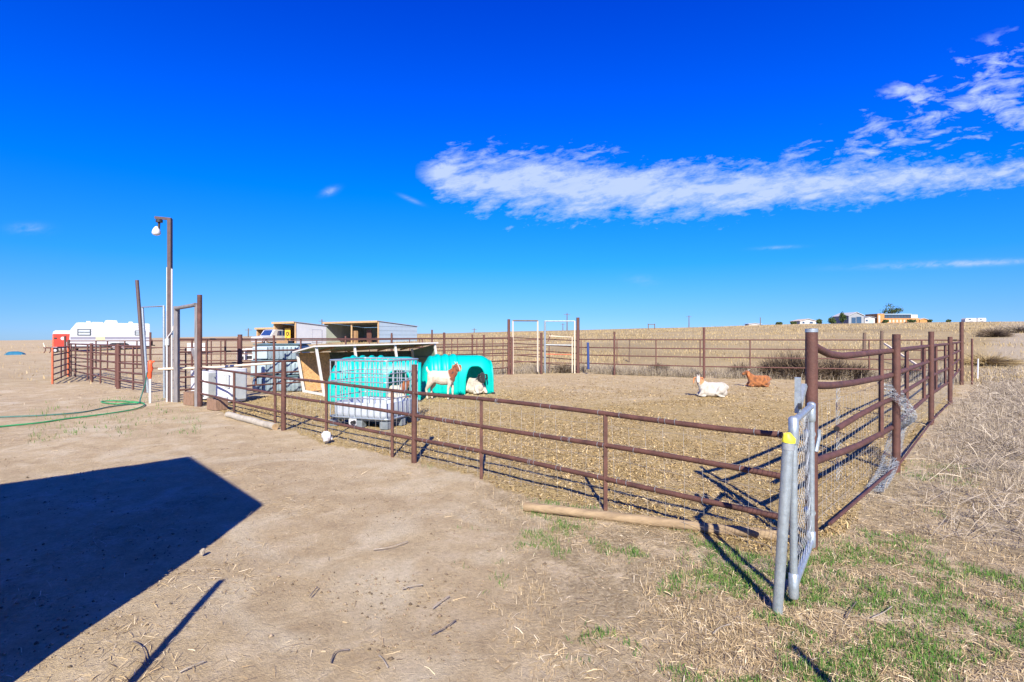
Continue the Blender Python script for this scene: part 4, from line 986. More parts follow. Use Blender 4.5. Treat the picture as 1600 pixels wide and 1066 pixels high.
MB().prism([(2.7, 2.75), (2.8, 2.98), (2.95, 3.05), (3.75, 3.03), (3.85, 2.75)], .8, 1.6).build('air_conditioner', 'rv_white', rv, bevel=.03)
for a, b_ in ((1.25, 1.7), (4.7, 5.15)): MB().prism([(a, 2.75), (a+.06, 2.92), (b_-.1, 2.93), (b_, 2.75)], .9, 1.4).build('roof_vent', 'rv_white', rv, bevel=.02)
MB().box(1.75, 2.6, .8, 1.5, 2.76, 2.84).build('roof_rack', 'rv_white', rv)
MB().bar((RL, .6, .5), (RL+.5, .6, .45), .12).build('bumper', 'black', rv); MB().tube([(RL+.1, .9, .75), (RL+.3, .9, .75)], .3, 14).build('spare_wheel', 'tyre', rv, smooth=40)
MB().bar((.0, .4, .38), (-.9, 1.15, .38), .1).build('tongue', 'black', rv)
Zr = 53.; Xr = (82-CX)/FPX*Zr
rt = thing('stock_trailer', 'red livestock trailer with white rounded roof beside the camper', 'trailer', (Xr, Zr, gz(Xr, Zr)), rz_)
MB().prism([(0, .35), (0, 1.72), (.05, 1.78), (1.75, 1.78), (1.8, 1.72), (1.8, .35)], 0, 3.2).build('body', 'red_paint', rt, bevel=.02)
MB().prism([(.0, 1.79), (.06, 2.02), (.22, 2.14), (1.58, 2.14), (1.74, 2.02), (1.8, 1.79)], -.01, 3.21).build('roof', 'rv_white', rt, bevel=.02)
MB().tube([(.78, -.02, 1.35), (.78, .0, 1.35)], .17, 16).build('round_sign', 'rv_white', rt)
MB().box(.85, 1.25, -.02, .0, .62, 1.0).build('panel', 'rv_white', rt); MB().box(.12, .34, -.02, .0, 1.28, 1.44).build('vent', 'black', rt)
MB().box(.03, .12, -.015, .0, .4, 1.7).build('edge_trim', 'rust_orange', rt); MB().box(-.12, 1.9, -.25, .0, .25, .50).build('bumper', 'rim', rt, bevel=.03)
for x in (.0, 1.6): wheel(rt, x+.1, .4, .3, .3)
# odds beside the trailers
x, y = G(24, 545); x, y = xx(24, 46), 46.
ts = thing('tarp_heap', 'low teal tarpaulin-covered heap far out on the left', 'tarp', (x, y, gz(x, y)), .5)
mb = MB(); n = 12
for i in range(n):
    for j in range(5):
        u_, v_ = i/(n-1), j/4; mb.v.append((u_*1.3-.65, v_*.8-.4, .33*math.sin(math.pi*min(1, max(0, v_)))**.5*math.sin(math.pi*u_)**.4*random.uniform(.85, 1.1)))
for i in range(n-1):
    for j in range(4): mb.f.append((i*5+j, (i+1)*5+j, (i+1)*5+j+1, i*5+j+1))
mb.build('sheet', 'tarp_blue', ts, smooth=50)
tr = thing('field_implement', 'small rusty farm implement standing left of the red trailer', 'implement', (xx(68, 50), 50, gz(xx(68, 50), 50)), .4)
MB().bar((0, 0, .5), (1.0, .2, .45), .12).build('beam', 'rust_far', tr)
for k in range(3): MB().tube([(.1+.4*k, .1, .5), (.15+.4*k, .0, .25), (.05+.4*k, -.1, -.02)], .04, 6).build('tine', 'rust_far', tr)
MB().bar((.1, 0, .5), (.0, 0, .95), .08).build('mast', 'cream_pole', tr)
wheel(tr, .9, -.15, .25, .26, .12)
# white tank and clutter behind the lamp post
x, y = xx(305, 40), 40.
wt = thing('white_cabinet', 'white box cabinet standing behind the lamp post gateway', 'cabinet', (x-.6, y, gz(x, y)), .5)
MB().box(0, 1.15, 0, .8, .12, .82).build('body', 'white_paint', wt, bevel=.02); MB().box(.08, .5, -.015, 0, .22, .74).build('door', 'shed_white', wt, bevel=.006); MB().box(.02, 1.13, .05, .75, -.01, .12).build('plinth', 'black', wt)
for (px, py, Y, lab) in ((376, 556, 31., 'white crate stack behind the thick fence post, left one'), (389, 557, 31.5, 'white crate stack behind the thick fence post, right one')):
    x = xx(px, Y); cr_ = thing('crate_stack', lab, 'crates', (x-.2, Y, gz(x, Y)), .55)
    for k in range(2):
        b2 = MB().box(0, .4, 0, .35, k*.36, k*.36+.34).build('crate', 'white_paint', cr_, bevel=.01); MB().box(.06, .34, -.01, .005, k*.36+.08, k*.36+.27).build('opening', 'black', b2)

# ------------------------------------------------------------------ open sheds in the distance
def shed(name, label, K, fd, L_, D_, hf, hb2, wallm, inm, left_wall=True, post=True, sidem=None, panels=5):
    fd = Vector(fd).normalized(); o0 = Vector(K)+fd*L_; rz = math.atan2(-fd.y, -fd.x); zg = min(gz(K[0], K[1]), gz(o0.x, o0.y))
    o = thing(name, label, 'shed', (o0.x, o0.y, zg), rz)
    zt = lambda y: hf+(hb2-hf)*y/D_
    MB().box(.05, L_-.05, D_-.05, D_, -.1, hb2-.05).build('back_wall', inm, o)
    def sidew(x, th, nm, mt):
        w_ = qbox(MB(), [(x, 0, -.1), (x, D_, -.1), (x, D_, hb2-.03), (x, 0, hf-.03)], (th, 0, 0)).build(nm, mt, o); return w_
    if left_wall: sidew(0, .05, 'side_wall', inm)
    sw = sidew(L_-.05, .05, 'side_wall', inm if panels > 1 else wallm)
    n = panels if panels > 1 else 0
    for k in range(n):
        z0 = .02+k*(hf-.1)/n; z1 = z0+(hf-.1)/n-.03; ya = D_
        def ycut(z): return D_ if z <= hb2-.06 else D_*(hf-.06-z)/(hf-hb2)
        y0_, y1_ = ycut(z0), ycut(z1)
        if y1_ > .1: qbox(MB(), [(L_+.004, .02, z0), (L_+.004, y0_-.02, z0), (L_+.004, max(.05, y1_-.02), z1), (L_+.004, .02, z1)], (.022, 0, 0)).build('siding_panel', sidem or wallm, sw)
    qbox(MB(), [(-.12, -.25, zt(-.25)), (L_+.12, -.25, zt(-.25)), (L_+.12, D_+.15, zt(D_+.15)), (-.12, D_+.15, zt(D_+.15))], (0, 0, .07)).build('roof', 'roof_metal', o)
    MB().box(-.12, L_+.12, -.31, -.255, hf-.14, hf+.07).build('fascia', 'fascia', o)
    MB().bar((L_-.0, -.03, -.1), (L_-.0, -.03, hf-.05), .13).build('corner_post', 'fascia', o); MB().bar((.0, -.03, -.1), (.0, -.03, hf-.05), .13).build('corner_post', 'fascia', o)
    if post:
        for x in (L_*.52,): MB().bar((x, 0, -.1), (x, 0, hf-.05), .13).build('post', 'fascia', o)
    return o
FD = (-.8, .6)
s2 = shed('loafing_shed', 'open-fronted shed with pale blue sheet-metal side wall in the distance', (-15.4, 62), FD, 10.4, 6.0, 2.55, 2.05, 'shed_blue', 'shed_in')
MB().box(5.0, 5.6, .5, .8, -.1, 1.5).build('feed_rack', 'dark_wood', s2); MB().box(6.2, 8.4, 3.0, 4.0, -.1, .8).build('hay_rack', 'osb', s2)
MB().box(7.0, 7.8, 1.0, 1.1, .0, 1.6).build('panel', 'rust_far', s2)
s1 = shed('loafing_shed', 'open-fronted shed with white side wall and door, yellow board inside', (-24.15, 60), FD, 4.4, 3.9, 2.55, 2.2, 'shed_white', 'dark_wood', True, False, None, 1)
dr = MB().box(4.4+.028, 4.4+.045, 2.0, 3.3, .25, 1.75).build('door', 'shed_white', s1); 
for a in ((2.0, 2.03, .25, 1.75), (3.27, 3.3, .25, 1.75), (2.0, 3.3, 1.72, 1.75)): MB().box(4.447, 4.46, a[0], a[1], a[2], a[3]).build('door_trim', 'rv_grey', dr)
K1 = Vector((-24.15, 60)); fdv = Vector(FD).normalized(); sdv = Vector((.6, .8)).normalized()
c = K1+fdv*2.5+sdv*.5
yb = thing('yellow_board', 'yellow board with a black ring mark leaning inside the white shed', 'board', (c.x, c.y, gz(c.x, c.y)), math.atan2(-fdv.y, -fdv.x))
MB().box(-.55, .55, 0, .04, -.02, 1.85).build('panel', 'yellow_board', yb)
ring = [(.0+.2*math.cos(a), -.01, 1.25+.2*math.sin(a)) for a in [k*math.pi/8 for k in range(17)]]; MB().tube(ring, .05, 5, cap=False).build('ring_mark', 'black', yb)
MB().tube([(.33, -.01, 1.5), (.35, -.01, 1.0)], .035, 5).build('stroke_mark', 'black', yb); MB().tube([(-.1, -.01, .9), (-.3, -.01, .8)], .035, 5).build('stroke_mark', 'black', yb)
s0 = shed('loafing_shed', 'low brown-framed shed at the far left of the shed row behind a white car', (-27.9, 63.5), FD, 4.2, 3.2, 1.95, 1.8, 'shed_white', 'dark_wood', True, False)
# white car in front of the low shed
x, y = xx(416, 61), 61.
cr_ = thing('parked_car', 'white car with blue-tinted windows parked before the low brown shed', 'car', (x+.55, y-.2, gz(x, y)), R(68)); cr_.scale = (.95, .95, .95)
MB().prism([(-1.2, .35), (-1.3, .75), (-1.15, .98), (.1, 1.12), (.62, 1.78), (.9, 1.86), (3.0, 1.82), (3.25, 1.1), (3.3, .4)], 0, 1.75).build('body', 'rv_white', cr_, bevel=.05)
MB().prism([(1.0, 1.14), (1.15, 1.70), (1.75, 1.72), (1.75, 1.14)], -.015, .0).build('side_window', 'glass_blue', cr_)
MB().prism([(1.85, 1.14), (1.85, 1.72), (2.85, 1.70), (2.95, 1.14)], -.015, .0).build('side_window', 'glass_blue', cr_)
qbox(MB(), [(.10, .15, 1.15), (.10, 1.6, 1.15), (.60, 1.5, 1.76), (.60, .25, 1.76)], (-.035, 0, .03)).build('windshield', 'glass_blue', cr_)
for x_ in (-.6, 2.5): wheel(cr_, x_, -.02, .33, .34)
for y_ in (.15, 1.35): MB().box(-1.29, -1.2, y_, y_+.25, .72, .88).build('headlight', 'glass_pale', cr_, bevel=.01)

# ------------------------------------------------------------------ ridge: houses, trees, poles
YR = 240.
def onr(px, Y=YR): x = xx(px, Y); return x, Y, gz(x, Y)
def gable(name, label, cat, px0, px1, h, rise, wm_, rm, depth=8., wins=(), doors=(), Y=YR, sink=.3, eave=.35):
    x0, y, z = onr(px0, Y); x1 = xx(px1, Y); W_ = x1-x0; z = min(z, gz(x1, Y))
    o = thing(name, label, cat, (x0, y, z), 0)
    MB().box(0, W_, 0, depth, -1., h).build('wall', wm_, o)
    rf = MB().prism([(-eave, h-.05), (W_/2, h+rise), (W_+eave, h-.05), (W_+eave, h+.12), (W_/2, h+rise+.18), (-eave, h+.12)], -.4, depth+.4).build('roof', rm, o)
    MB().prism([(0, h), (W_/2, h+rise-.1), (W_, h)], .01, .2).build('gable_wall', wm_, o)
    for (a, b_, c_, d, mt) in wins:
        wn = MB().box(W_*a, W_*b_, -.08, .0, c_, d).build('window', mt, o)
        MB().box(W_*a-.1, W_*b_+.1, -.12, .0, c_-.16, c_-.04).build('sill', 'far_white', wn)
    for (a, b_, d, mt) in doors: MB().box(W_*a, W_*b_, -.1, .0, -.2, d).build('door', mt, o)
    return o
gable('house', 'small pale house with tan roof on the ridge', 'house', 1250, 1275, 1.6, .9, 'far_white', 'far_tan', 8, [(.15, .28, .6, 1.3, 'far_navy'), (.6, .8, .6, 1.3, 'far_navy')])
gable('barn', 'grey metal barn with dark blue doors on the ridge', 'barn', 1326, 1350, 3.6, 1.6, 'far_grey', 'far_white', 12, [], [(.18, .46, 2.9, 'far_navy'), (.5, .82, 3.2, 'far_navy')])
gable('garage', 'low white garage joined to the barn on the ridge', 'garage', 1351, 1367, 2.6, .6, 'far_white', 'far_grey', 8, [(.1, .3, 1.1, 1.8, 'far_navy')], [(.4, .85, 1.9, 'shed_blue')])
x0, y, z = onr(1370); W_ = xx(1436, YR)-x0
hh = thing('orange_house', 'long orange timber building with a dark blue window band on the ridge', 'house', (x0, y, z), 0)
MB().box(0, W_*.16, -.5, 8, -1, 4.4).build('tower_wall', 'far_orange', hh); MB().box(W_*.16, W_, 0, 8, -1, 2.4).build('wall', 'far_orange', hh)
MB().box(W_*.17, W_*.80, .3, 7.5, 2.4, 4.0).build('upper_wall', 'far_navy', hh)
for k in range(8): a = W_*(.18+k*.077); MB().box(a, a+.9, .22, .3, 2.7, 3.7).build('window', 'glass_dark', hh)
MB().box(W_*.15, W_*.82, -.1, 8, 4.0, 4.35).build('roof', 'shed_blue', hh); MB().box(W_*.82, W_*.98, .3, 6, 2.4, 4.0).build('white_box', 'far_white', hh)
for k in range(9): a = W_*(.2+k*.086); MB().box(a, a+.8, -.08, 0, .5, 1.7).build('window', 'far_tan', hh)
MB().box(W_*.02, W_*.06, -.56, -.5, .4, 3.6).build('post', 'far_white', hh)
gable('outbuilding', 'small reddish outbuilding at the right end of the orange building', 'outbuilding', 1437, 1449, 1.5, .6, 'far_orange', 'far_tan', 5)
gable('white_shed', 'long low white shed on the skyline, left of the pale ridge house', 'shed', 1170, 1189, .8, .25, 'far_white', 'far_white', 4)
for px0, px1, lab in ((1508, 1526, 'white camper on the ridge, left of two at the far right'), (1527, 1541, 'white camper on the ridge, right of two at the far right')):
    x0, y, z = onr(px0); W_ = xx(px1, YR)-x0; o = thing('far_camper', lab, 'camper', (x0, y, z), 0)
    MB().prism([(0, .4), (.1, 1.5), (.5, 2.0), (W_-.2, 2.0), (W_, 1.6), (W_, .4)], 0, 2.2).build('body', 'far_white', o)
    MB().box(W_*.3, W_*.5, -.05, 0, 1.2, 1.6).build('window', 'far_navy', o); wheel(o, W_*.45, -.02, .3, .35); wheel(o, W_*.6, -.02, .3, .35); MB().box(-.6, .05, 1, 1.2, .35, .5).build('tongue', 'black', o)
def leaf_cloud(n, rad, size, seed):
    r = np.random.default_rng(seed); cl = r.normal(size=(9, 3)); cl /= np.linalg.norm(cl, axis=1)[:, None]; cl *= r.uniform(.35, .8, (9, 1))
    c = cl[r.integers(0, 9, n)]+r.normal(size=(n, 3))*.24; c = c*np.array(rad)
    a = r.normal(size=(n, 3)); a /= np.linalg.norm(a, axis=1)[:, None]; b_ = np.cross(a, r.normal(size=(n, 3))); b_ /= np.linalg.norm(b_, axis=1)[:, None]
    s = size*r.uniform(.6, 1.4, (n, 1)); V = np.stack([c-a*s-b_*s*.6, c+a*s-b_*s*.6, c+a*s+b_*s*.6, c-a*s+b_*s*.6], 1).reshape(-1, 3)
    return V, np.arange(4*n).reshape(n, 4), np.repeat(r.uniform(0, 1, n), 4)
def tree(label, px, h, wd, base, Y=YR, seed=1, name='tree'):
    x, y, z = onr(px, Y); o = thing(name, label, 'tree', (x, y, z), 0, 'trees on the ridge')
    MB().tube([(0, 0, -.5), (.05, 0, base), (.0, .1, h*.6), (.1, .0, h*.8)], [.22, .17, .11, .05], 7).build('trunk', 'bark', o, smooth=50)
    for k in range(4):
        a = k*1.6+seed; MB().tube([(0, 0, base+.2*k), (math.cos(a)*wd*.35, math.sin(a)*wd*.35, base+(h-base)*.55)], [.09, .03], 5).build('limb', 'bark', o)
    V, F_, T_ = leaf_cloud(700, (wd/2, wd/2, (h-base)/2), .22, seed); V[:, 2] += (h+base)/2
    link_np('crown', np_mesh('crown', V, F_, {'tint': T_}), 'leaf', parent=o)
tree('broad dark green tree rising behind the orange building', 1393, 9.4, 8.0, 3.0, YR+14, 3)
tree('tall slim pale green tree left of the grey barn', 1316, 4.8, 2.6, .6, YR, 4)
tree('dark green bushy tree between the pale house and the slim tree', 1300, 3.6, 3.6, .3, YR, 5)
tree('small round tree just right of the pale house', 1281, 2.4, 2.4, .3, YR, 6)
tree('low round tree left of the pale house, leftmost', 1218, 1.5, 3.0, .1, YR, 7)
tree('low round tree left of the pale house, nearer to it', 1240, 1.5, 2.8, .1, YR, 8)
tree('low bushy tree right of the orange building', 1452, 1.5, 2.6, .1, YR, 9)
tree('low dark shrub tree midway to the ridge campers', 1482, 1.6, 2.0, .1, YR, 10)
tree('green shrub in front of the orange building', 1384, 1.7, 2.4, .1, YR-3, 12)
tree('wide green shrub before the right half of the orange building', 1424, 1.7, 3.6, .1, YR-3, 13)
def upole(px, top, Y, lab, cross=True):
    x, y, z = onr(px, Y); zt = AT(px, top, Y)[2]; o = thing('utility_pole', lab, 'utility pole', (x, y, z), 0, 'utility poles along the skyline')
    MB().tube([(0, 0, -.5), (0, 0, zt-z)], [.22, .16], 7).build('pole', 'pole_grey', o, smooth=50)
    if cross: MB().bar((-1.1, 0, zt-z-.6), (1.1, 0, zt-z-.6), .16).build('crossarm', 'pole_grey', o)
upole(1076.5, 493, 230, 'dark utility pole standing clear on the skyline right of centre')
upole(1188, 496, 235, 'thin pale pole at the right end of the long low white shed', False)
upole(886, 489, 190, 'utility pole seen through the galvanised gateway, taller one')
upole(879.5, 505, 260, 'utility pole seen through the galvanised gateway, shorter one')
upole(388, 513, 180, 'distant utility pole just left of the shed row')
upole(503, 499, 170, 'distant pole tip rising over the white shed roof')
upole(741, 513, 230, 'distant utility pole left of the back gateways')
x, y, z = onr(1013, 110); fr_ = thing('timber_frame', 'small timber goalpost frame out in the field right of the gateways', 'frame', (x, y, z), 0)
for a in (0, 1.3): MB().bar((a, 0, -.3), (a, 0, 1.25), .14).build('post', 'bark', fr_)
MB().bar((-.1, .02, 1.1), (1.4, .02, 1.1), .13).build('crossbar', 'bark', fr_)
# ------------------------------------------------------------------ shed and posts beside the camera (they cast the foreground shadows)
bs_ = thing('near_shed', 'gabled shed beside the camera whose shadow falls across the left foreground', 'shed', (-4.13, 1.81, 0), 0)
ks = 1/math.tan(R(SUN_EL)); y0b = 1.81
def sh_h(px, py): X_, Y_ = G(px, py); return X_, (Y_-y0b)/ks
(xa, za), (xb, zb2) = sh_h(415, 790), sh_h(305, 713)
xa += .03; hw_ = xa-xb; xl = xb-hw_; zl = za
gab = [(xl, -.1), (xl, zl), (xb, zb2), (xa, za), (xa, -.1)]
mb = MB(); mb.add([(a+4.13, 0, z_) for a, z_ in gab]+[(a+4.13, -.12, z_) for a, z_ in gab], [(0, 1, 2, 3, 4), (9, 8, 7, 6, 5)]+[(i, i+5, (i+1) % 5+5, (i+1) % 5) for i in range(5)]); mb.build('gable_wall', 'siding', bs_)
MB().box(xa+4.13-.12, xa+4.13-.002, -5, -.12, -.1, za-.03).build('side_wall', 'siding', bs_); MB().box(xl+4.13+.002, xl+4.13+.12, -5, -.12, -.1, za-.03).build('side_wall', 'siding', bs_)
MB().box(xl+4.25, xa+4.01, -5.1, -5, -.1, za-.05).build('back_wall', 'siding', bs_)
for s_, xe in ((1, xa), (-1, xl)):
    qbox(MB(), [(xb+4.13, -5.1, zb2-.02), (xe+4.13, -5.1, za-.02), (xe+4.13, -.01, za-.02), (xb+4.13, -.01, zb2-.02)], (0, 0, .05)).build('roof', 'roof_metal', bs_)
t_ = Vector((*G(345, 905), 0)); zz = 1.3; top = (t_.x-SHX*ks*zz, t_.y-ks*zz, zz)
lone(MB().tube([(-1.45, .8, -.1), top], .024, 8), 'leaning_stake', 'bark', 'leaning stake beside the camera, its shadow crossing the lower left', 'stake', smooth=50)
t_ = Vector((*G(1240, 1010), 0)); lone(MB().tube([(t_.x-SHX*ks*zz, t_.y-ks*zz, -.1), (t_.x-SHX*ks*zz, t_.y-ks*zz, zz)], .022, 8), 'short_post', 'galv', 'short post beside the camera, its shadow tip at the lower right', 'post', smooth=50)

# ------------------------------------------------------------------ twigs on the path
TW = [((583, 860), (610, 858), (637, 848), 'pale curved twig on the path right of the big shadow'), ((208, 1004), (222, 1016), (231, 1040), 'grey twig beside the stake shadow at lower left'),
      ((517, 1038), (524, 1024), (545, 1018), 'forked grey twig at the bottom of the path'), ((592, 1026), (599, 1036), (606, 1046), 'short straight twig near the bottom of the path'),
      ((676, 952), (690, 943), (702, 934), 'pale straw stalk lying on the middle of the path'), ((674, 994), (694, 986), (712, 972), 'dark thin twig on the middle of the path'),
      ((628, 922), (645, 919), (660, 916), 'pale flat stick left of the straw stalk'), ((280, 1053), (300, 1046), (318, 1037), 'thin twig right of the stake shadow'),
      ((1362, 967), (1380, 962), (1394, 950), 'pale curved twig right of the leaning pole'), ((1322, 967), (1330, 956), (1338, 943), 'dark twig just right of the leaning pole'),
      ((1114, 992), (1125, 985), (1142, 978), 'pale bent stalk in the grass left of the leaning pole'), ((484, 934), (490, 928), (496, 920), 'small dark twig left on the path')]
for i, (a, b_, c_, lab) in enumerate(TW):
    P = smooth_path([G3(*a, .006), G3(*b_, .016), G3(*c_, .010)], 4)
    lone(MB().tube(P, [.0030+.0010*math.sin(k) for k in range(len(P))], 6), 'fallen_twig', 'twig_dark' if 'dark' in lab or 'grey' in lab else 'twig', lab, 'twig', 'twigs on the path', smooth=60)
x, y = G(316, 866); st = MB().tube([(x, y, .0), (x, y, .02), (x+.01, y, .035), (x+.01, y, .042)], [.014, .018, .012, .004], 7)
lone(st, 'pale_stone', 'twig', 'small pale stone at the edge of the big shadow', 'stone', smooth=30)

# ------------------------------------------------------------------ loose cover: straw, chips, grass, weeds
def sample(n, r0, r1, a0=-56, a1=56, seed=0):
    r = np.random.default_rng(seed); rad = np.exp(r.uniform(math.log(r0), math.log(r1), n)); a = np.radians(r.uniform(a0, a1, n))
    return rad*np.sin(a), rad*np.cos(a), r
def micro(x, y):
    rr2 = np.hypot(x, y); nr = np.clip(1.3-rr2/40, 0, 1); pn, _, fg_, _ = masks(x, y)
    return terrain(x, y)+nr*((fbm(x*2.2, y*2.2, 21, 5)-.5)*.030+(fbm(x*.5, y*.5, 22, 3)-.5)*.03+(fbm(x*9, y*9, 23, 3)-.5)*(.008+.014*pn+.012*fg_))-nr*.012
def flat_bits(name, x, y, r, L0, L1, W0, W1, m, label, cat, tilt=.25, lift_=.004, lod=8.):
    n = len(x); z = micro(x, y)+lift_; rad = np.hypot(x, y); sc_ = np.maximum(1, rad/lod)**.5
    yaw = r.uniform(0, 2*math.pi, n); ln = r.uniform(L0, L1, n)*sc_/2; wd = r.uniform(W0, W1, n)*sc_/2; ti = r.normal(0, tilt, n)
    d = np.stack([np.cos(yaw)*np.cos(ti), np.sin(yaw)*np.cos(ti), np.sin(ti)], 1); s = np.stack([-np.sin(yaw), np.cos(yaw), r.normal(0, .35, n)], 1)
    c = np.stack([x, y, z+np.abs(np.sin(ti))*ln*.8], 1)
    mid = c+np.array([0, 0, 1.])*(ln*r.uniform(-.08, .22, n))[:, None]
    V = np.stack([c-d*ln[:, None]-s*wd[:, None], c-d*ln[:, None]+s*wd[:, None], mid+s*wd[:, None], mid-s*wd[:, None], c+d*ln[:, None]+s*wd[:, None]*.6, c+d*ln[:, None]-s*wd[:, None]*.6], 1).reshape(-1, 3)
    b0 = np.arange(n)*6; F_ = np.concatenate([np.stack([b0, b0+1, b0+2, b0+3], 1), np.stack([b0+3, b0+2, b0+4, b0+5], 1)])
    link_np(name, np_mesh(name, V, F_, {'tint': np.repeat(np.clip(r.normal(.5, .25, n), 0, 1), 6)}), m, label, cat, 'stuff')
def blades(name, x, y, r, H0, H1, W0, W1, m, label, cat, lean=.5, segs=2, lod=8., tint=None, zoff=-.004):
    n = len(x); z = micro(x, y)+zoff; rad = np.hypot(x, y); sc_ = np.maximum(1, rad/lod)**.45
    yaw = r.uniform(0, 2*math.pi, n); h = r.uniform(H0, H1, n)*sc_; wd = r.uniform(W0, W1, n)*sc_/2; le = np.abs(r.normal(0, lean, n))
    d = np.stack([np.cos(yaw), np.sin(yaw), 0*yaw], 1); s = np.stack([-np.sin(yaw+r.normal(0, .8, n)), np.cos(yaw), 0*yaw], 1); c = np.stack([x, y, z], 1)
    up_ = np.array([0, 0, 1.]); a1 = le*.6; a2 = le*1.3
    p1 = c+(d*np.sin(a1)[:, None]+up_*np.cos(a1)[:, None])*(h*.5)[:, None]; p2 = p1+(d*np.sin(a2)[:, None]+up_*np.maximum(np.cos(a2), -.2)[:, None])*(h*.5)[:, None]
    V = np.stack([c-s*wd[:, None], c+s*wd[:, None], p1+s*wd[:, None]*.8, p1-s*wd[:, None]*.8, p2+s*wd[:, None]*.2, p2-s*wd[:, None]*.2], 1).reshape(-1, 3)
    b0 = np.arange(n)*6; F_ = np.concatenate([np.stack([b0, b0+1, b0+2, b0+3], 1), np.stack([b0+3, b0+2, b0+4, b0+5], 1)])
    T_ = np.clip(r.normal(.5, .25, n), 0, 1) if tint is None else tint
    link_np(name, np_mesh(name, V, F_, {'tint': np.repeat(T_, 6)}), m, label, cat, 'stuff')
# straw on the ground
x, y, r = sample(300000, 1.6, 24, seed=31); pn, wd_, fg_, fl_ = masks(x, y); cl = fbm(x*1.6, y*1.6, 61, 4); cl2 = fbm(x*.35, y*.35, 62, 3)
pr = .045+.20*np.clip((np.hypot(x, y)-5)/3, 0, 1)+.8*np.clip((cl-.5)*5, 0, 1)*np.clip((cl2-.42)*5, 0, 1)+.75*fg_*np.clip((cl-.40)*6, .1, 1)+.22*pn+.6*wd_
k = r.uniform(0, 1, len(x)) < pr*np.clip(.35+fg_+pn+wd_+np.clip((cl2-.45)*4, 0, 1), 0, 1); x, y = x[k], y[k]
flat_bits('straw_litter', x, y, r, .015, .085, .0016, .0038, 'straw', 'pale broken straw scattered over the dirt', 'straw', .16)
# chips and dung in the pen
x, y, r = sample(230000, 3.0, 21, seed=33); pn, _, _, _ = masks(x, y); k = (pn > .12) & (r.uniform(0, 1, len(x)) < pn*(.25+.75*np.clip((fbm(x*.8, y*.8, 66)-.40)*6, 0, 1))); x, y = x[k], y[k]
flat_bits('wood_chips', x, y, r, .016, .050, .005, .012, 'chips', 'ochre wood chips and old hay bedding the pen floor', 'wood chips', .35, .006)
# clods and pebbles
x, y, r = sample(42000, 1.6, 22, seed=35); pn, wd_, fg_, _ = masks(x, y); cl = fbm(x*1.2, y*1.2, 71, 4)
k = r.uniform(0, 1, len(x)) < np.clip((cl-.52)*4, .03, .6); x, y = x[k], y[k]; n = len(x)
s_ = (np.abs(r.normal(0, .0045, n))+.0025)*np.maximum(1, np.hypot(x, y)/7)**.4
base = np.array([(1, 0, 0), (0, 1, 0), (-1, 0, 0), (0, -1, 0), (0, 0, .8), (0, 0, -.5)])
V = (base[None]*r.uniform(.6, 1.4, (n, 6, 3)))*s_[:, None, None]+np.stack([x, y, micro(x, y)+s_*.3], 1)[:, None]
b0 = (np.arange(n)*6)[:, None]; F_ = np.concatenate([b0+np.array(f) for f in ((0, 1, 4), (1, 2, 4), (2, 3, 4), (3, 0, 4), (1, 0, 5), (2, 1, 5), (3, 2, 5), (0, 3, 5))])
link_np('clods', np_mesh('clods', V.reshape(-1, 3), F_, {'tint': np.repeat(np.clip(r.normal(.30, .2, n), 0, 1), 6)}), 'clod', 'small clods, pebbles and droppings on the dirt', 'clods', 'stuff')
# green grass in the right foreground
x, y, r = sample(420000, 1.6, 8.5, -20, 56, 37); pn, wd_, fg_, _ = masks(x, y); cl = fbm(x*1.7+3, y*1.7, 81, 4); cl3 = fbm(x*8, y*8, 82, 3)
k = (pn < .12) & (r.uniform(0, 1, len(x)) < fg_*np.clip((cl-.485)*11, 0, 1)*np.clip((cl3-.36)*5, .1, 1)*np.clip(1.2-wd_*1.5, 0, 1)); x, y = x[k], y[k]
blades('green_grass', x, y, r, .015, .05, .0025, .005, 'green_blade', 'short green grass in patches on the right foreground', 'grass', .7)
x, y, r = sample(1500, 10, 17, -42, -30, 38); k = fbm(x*1.5, y*1.5, 84) > .52; blades('green_grass', x[k], y[k], r, .03, .07, .004, .008, 'green_blade', 'thin green grass near the hydrant', 'grass', .6)
# dry stubble
x, y, r = sample(120000, 1.6, 12, -25, 56, 39); pn, wd_, fg_, _ = masks(x, y); cl = fbm(x*2+9, y*2, 85, 4)
k = (pn < .12) & (r.uniform(0, 1, len(x)) < fg_*np.clip((cl-.42)*5, 0, 1)*.8); x, y = x[k], y[k]
blades('dry_grass', x, y, r, .015, .06, .0018, .0035, 'straw', 'dry yellow grass lying in the right foreground', 'grass', 1.1)
# weeds right of the pen
x, y, r = sample(260000, 4.5, 40, 28, 60, 41); pn, wd_, fg_, _ = masks(x, y); cl = fbm(x*.9, y*.9, 87, 4)
k = (pn < .12) & (r.uniform(0, 1, len(x)) < wd_*np.clip((cl-.36)*5, .04, 1)); x, y = x[k], y[k]
hh_ = np.clip(.2+np.hypot(x, y)/14, .25, 1.)
blades('dry_weeds', x, y, r, .03, .14, .0025, .005, 'dryweed', 'tangled grey-brown dead weeds right of the pen', 'weeds', 1.7)
x, y, r = sample(90000, 4.5, 36, 28, 60, 47); pn, wd_, fg_, _ = masks(x, y); cl = fbm(x*1.4, y*1.4, 88, 4)
k = (pn < .12) & (r.uniform(0, 1, len(x)) < wd_*np.clip((cl-.36)*5, .1, 1)); x, y = x[k], y[k]
flat_bits('weed_stalks', x, y, r, .08, .32, .003, .006, 'dryweed', 'broken dead stalks lying among the weeds right of the pen', 'weeds', .35, .03)
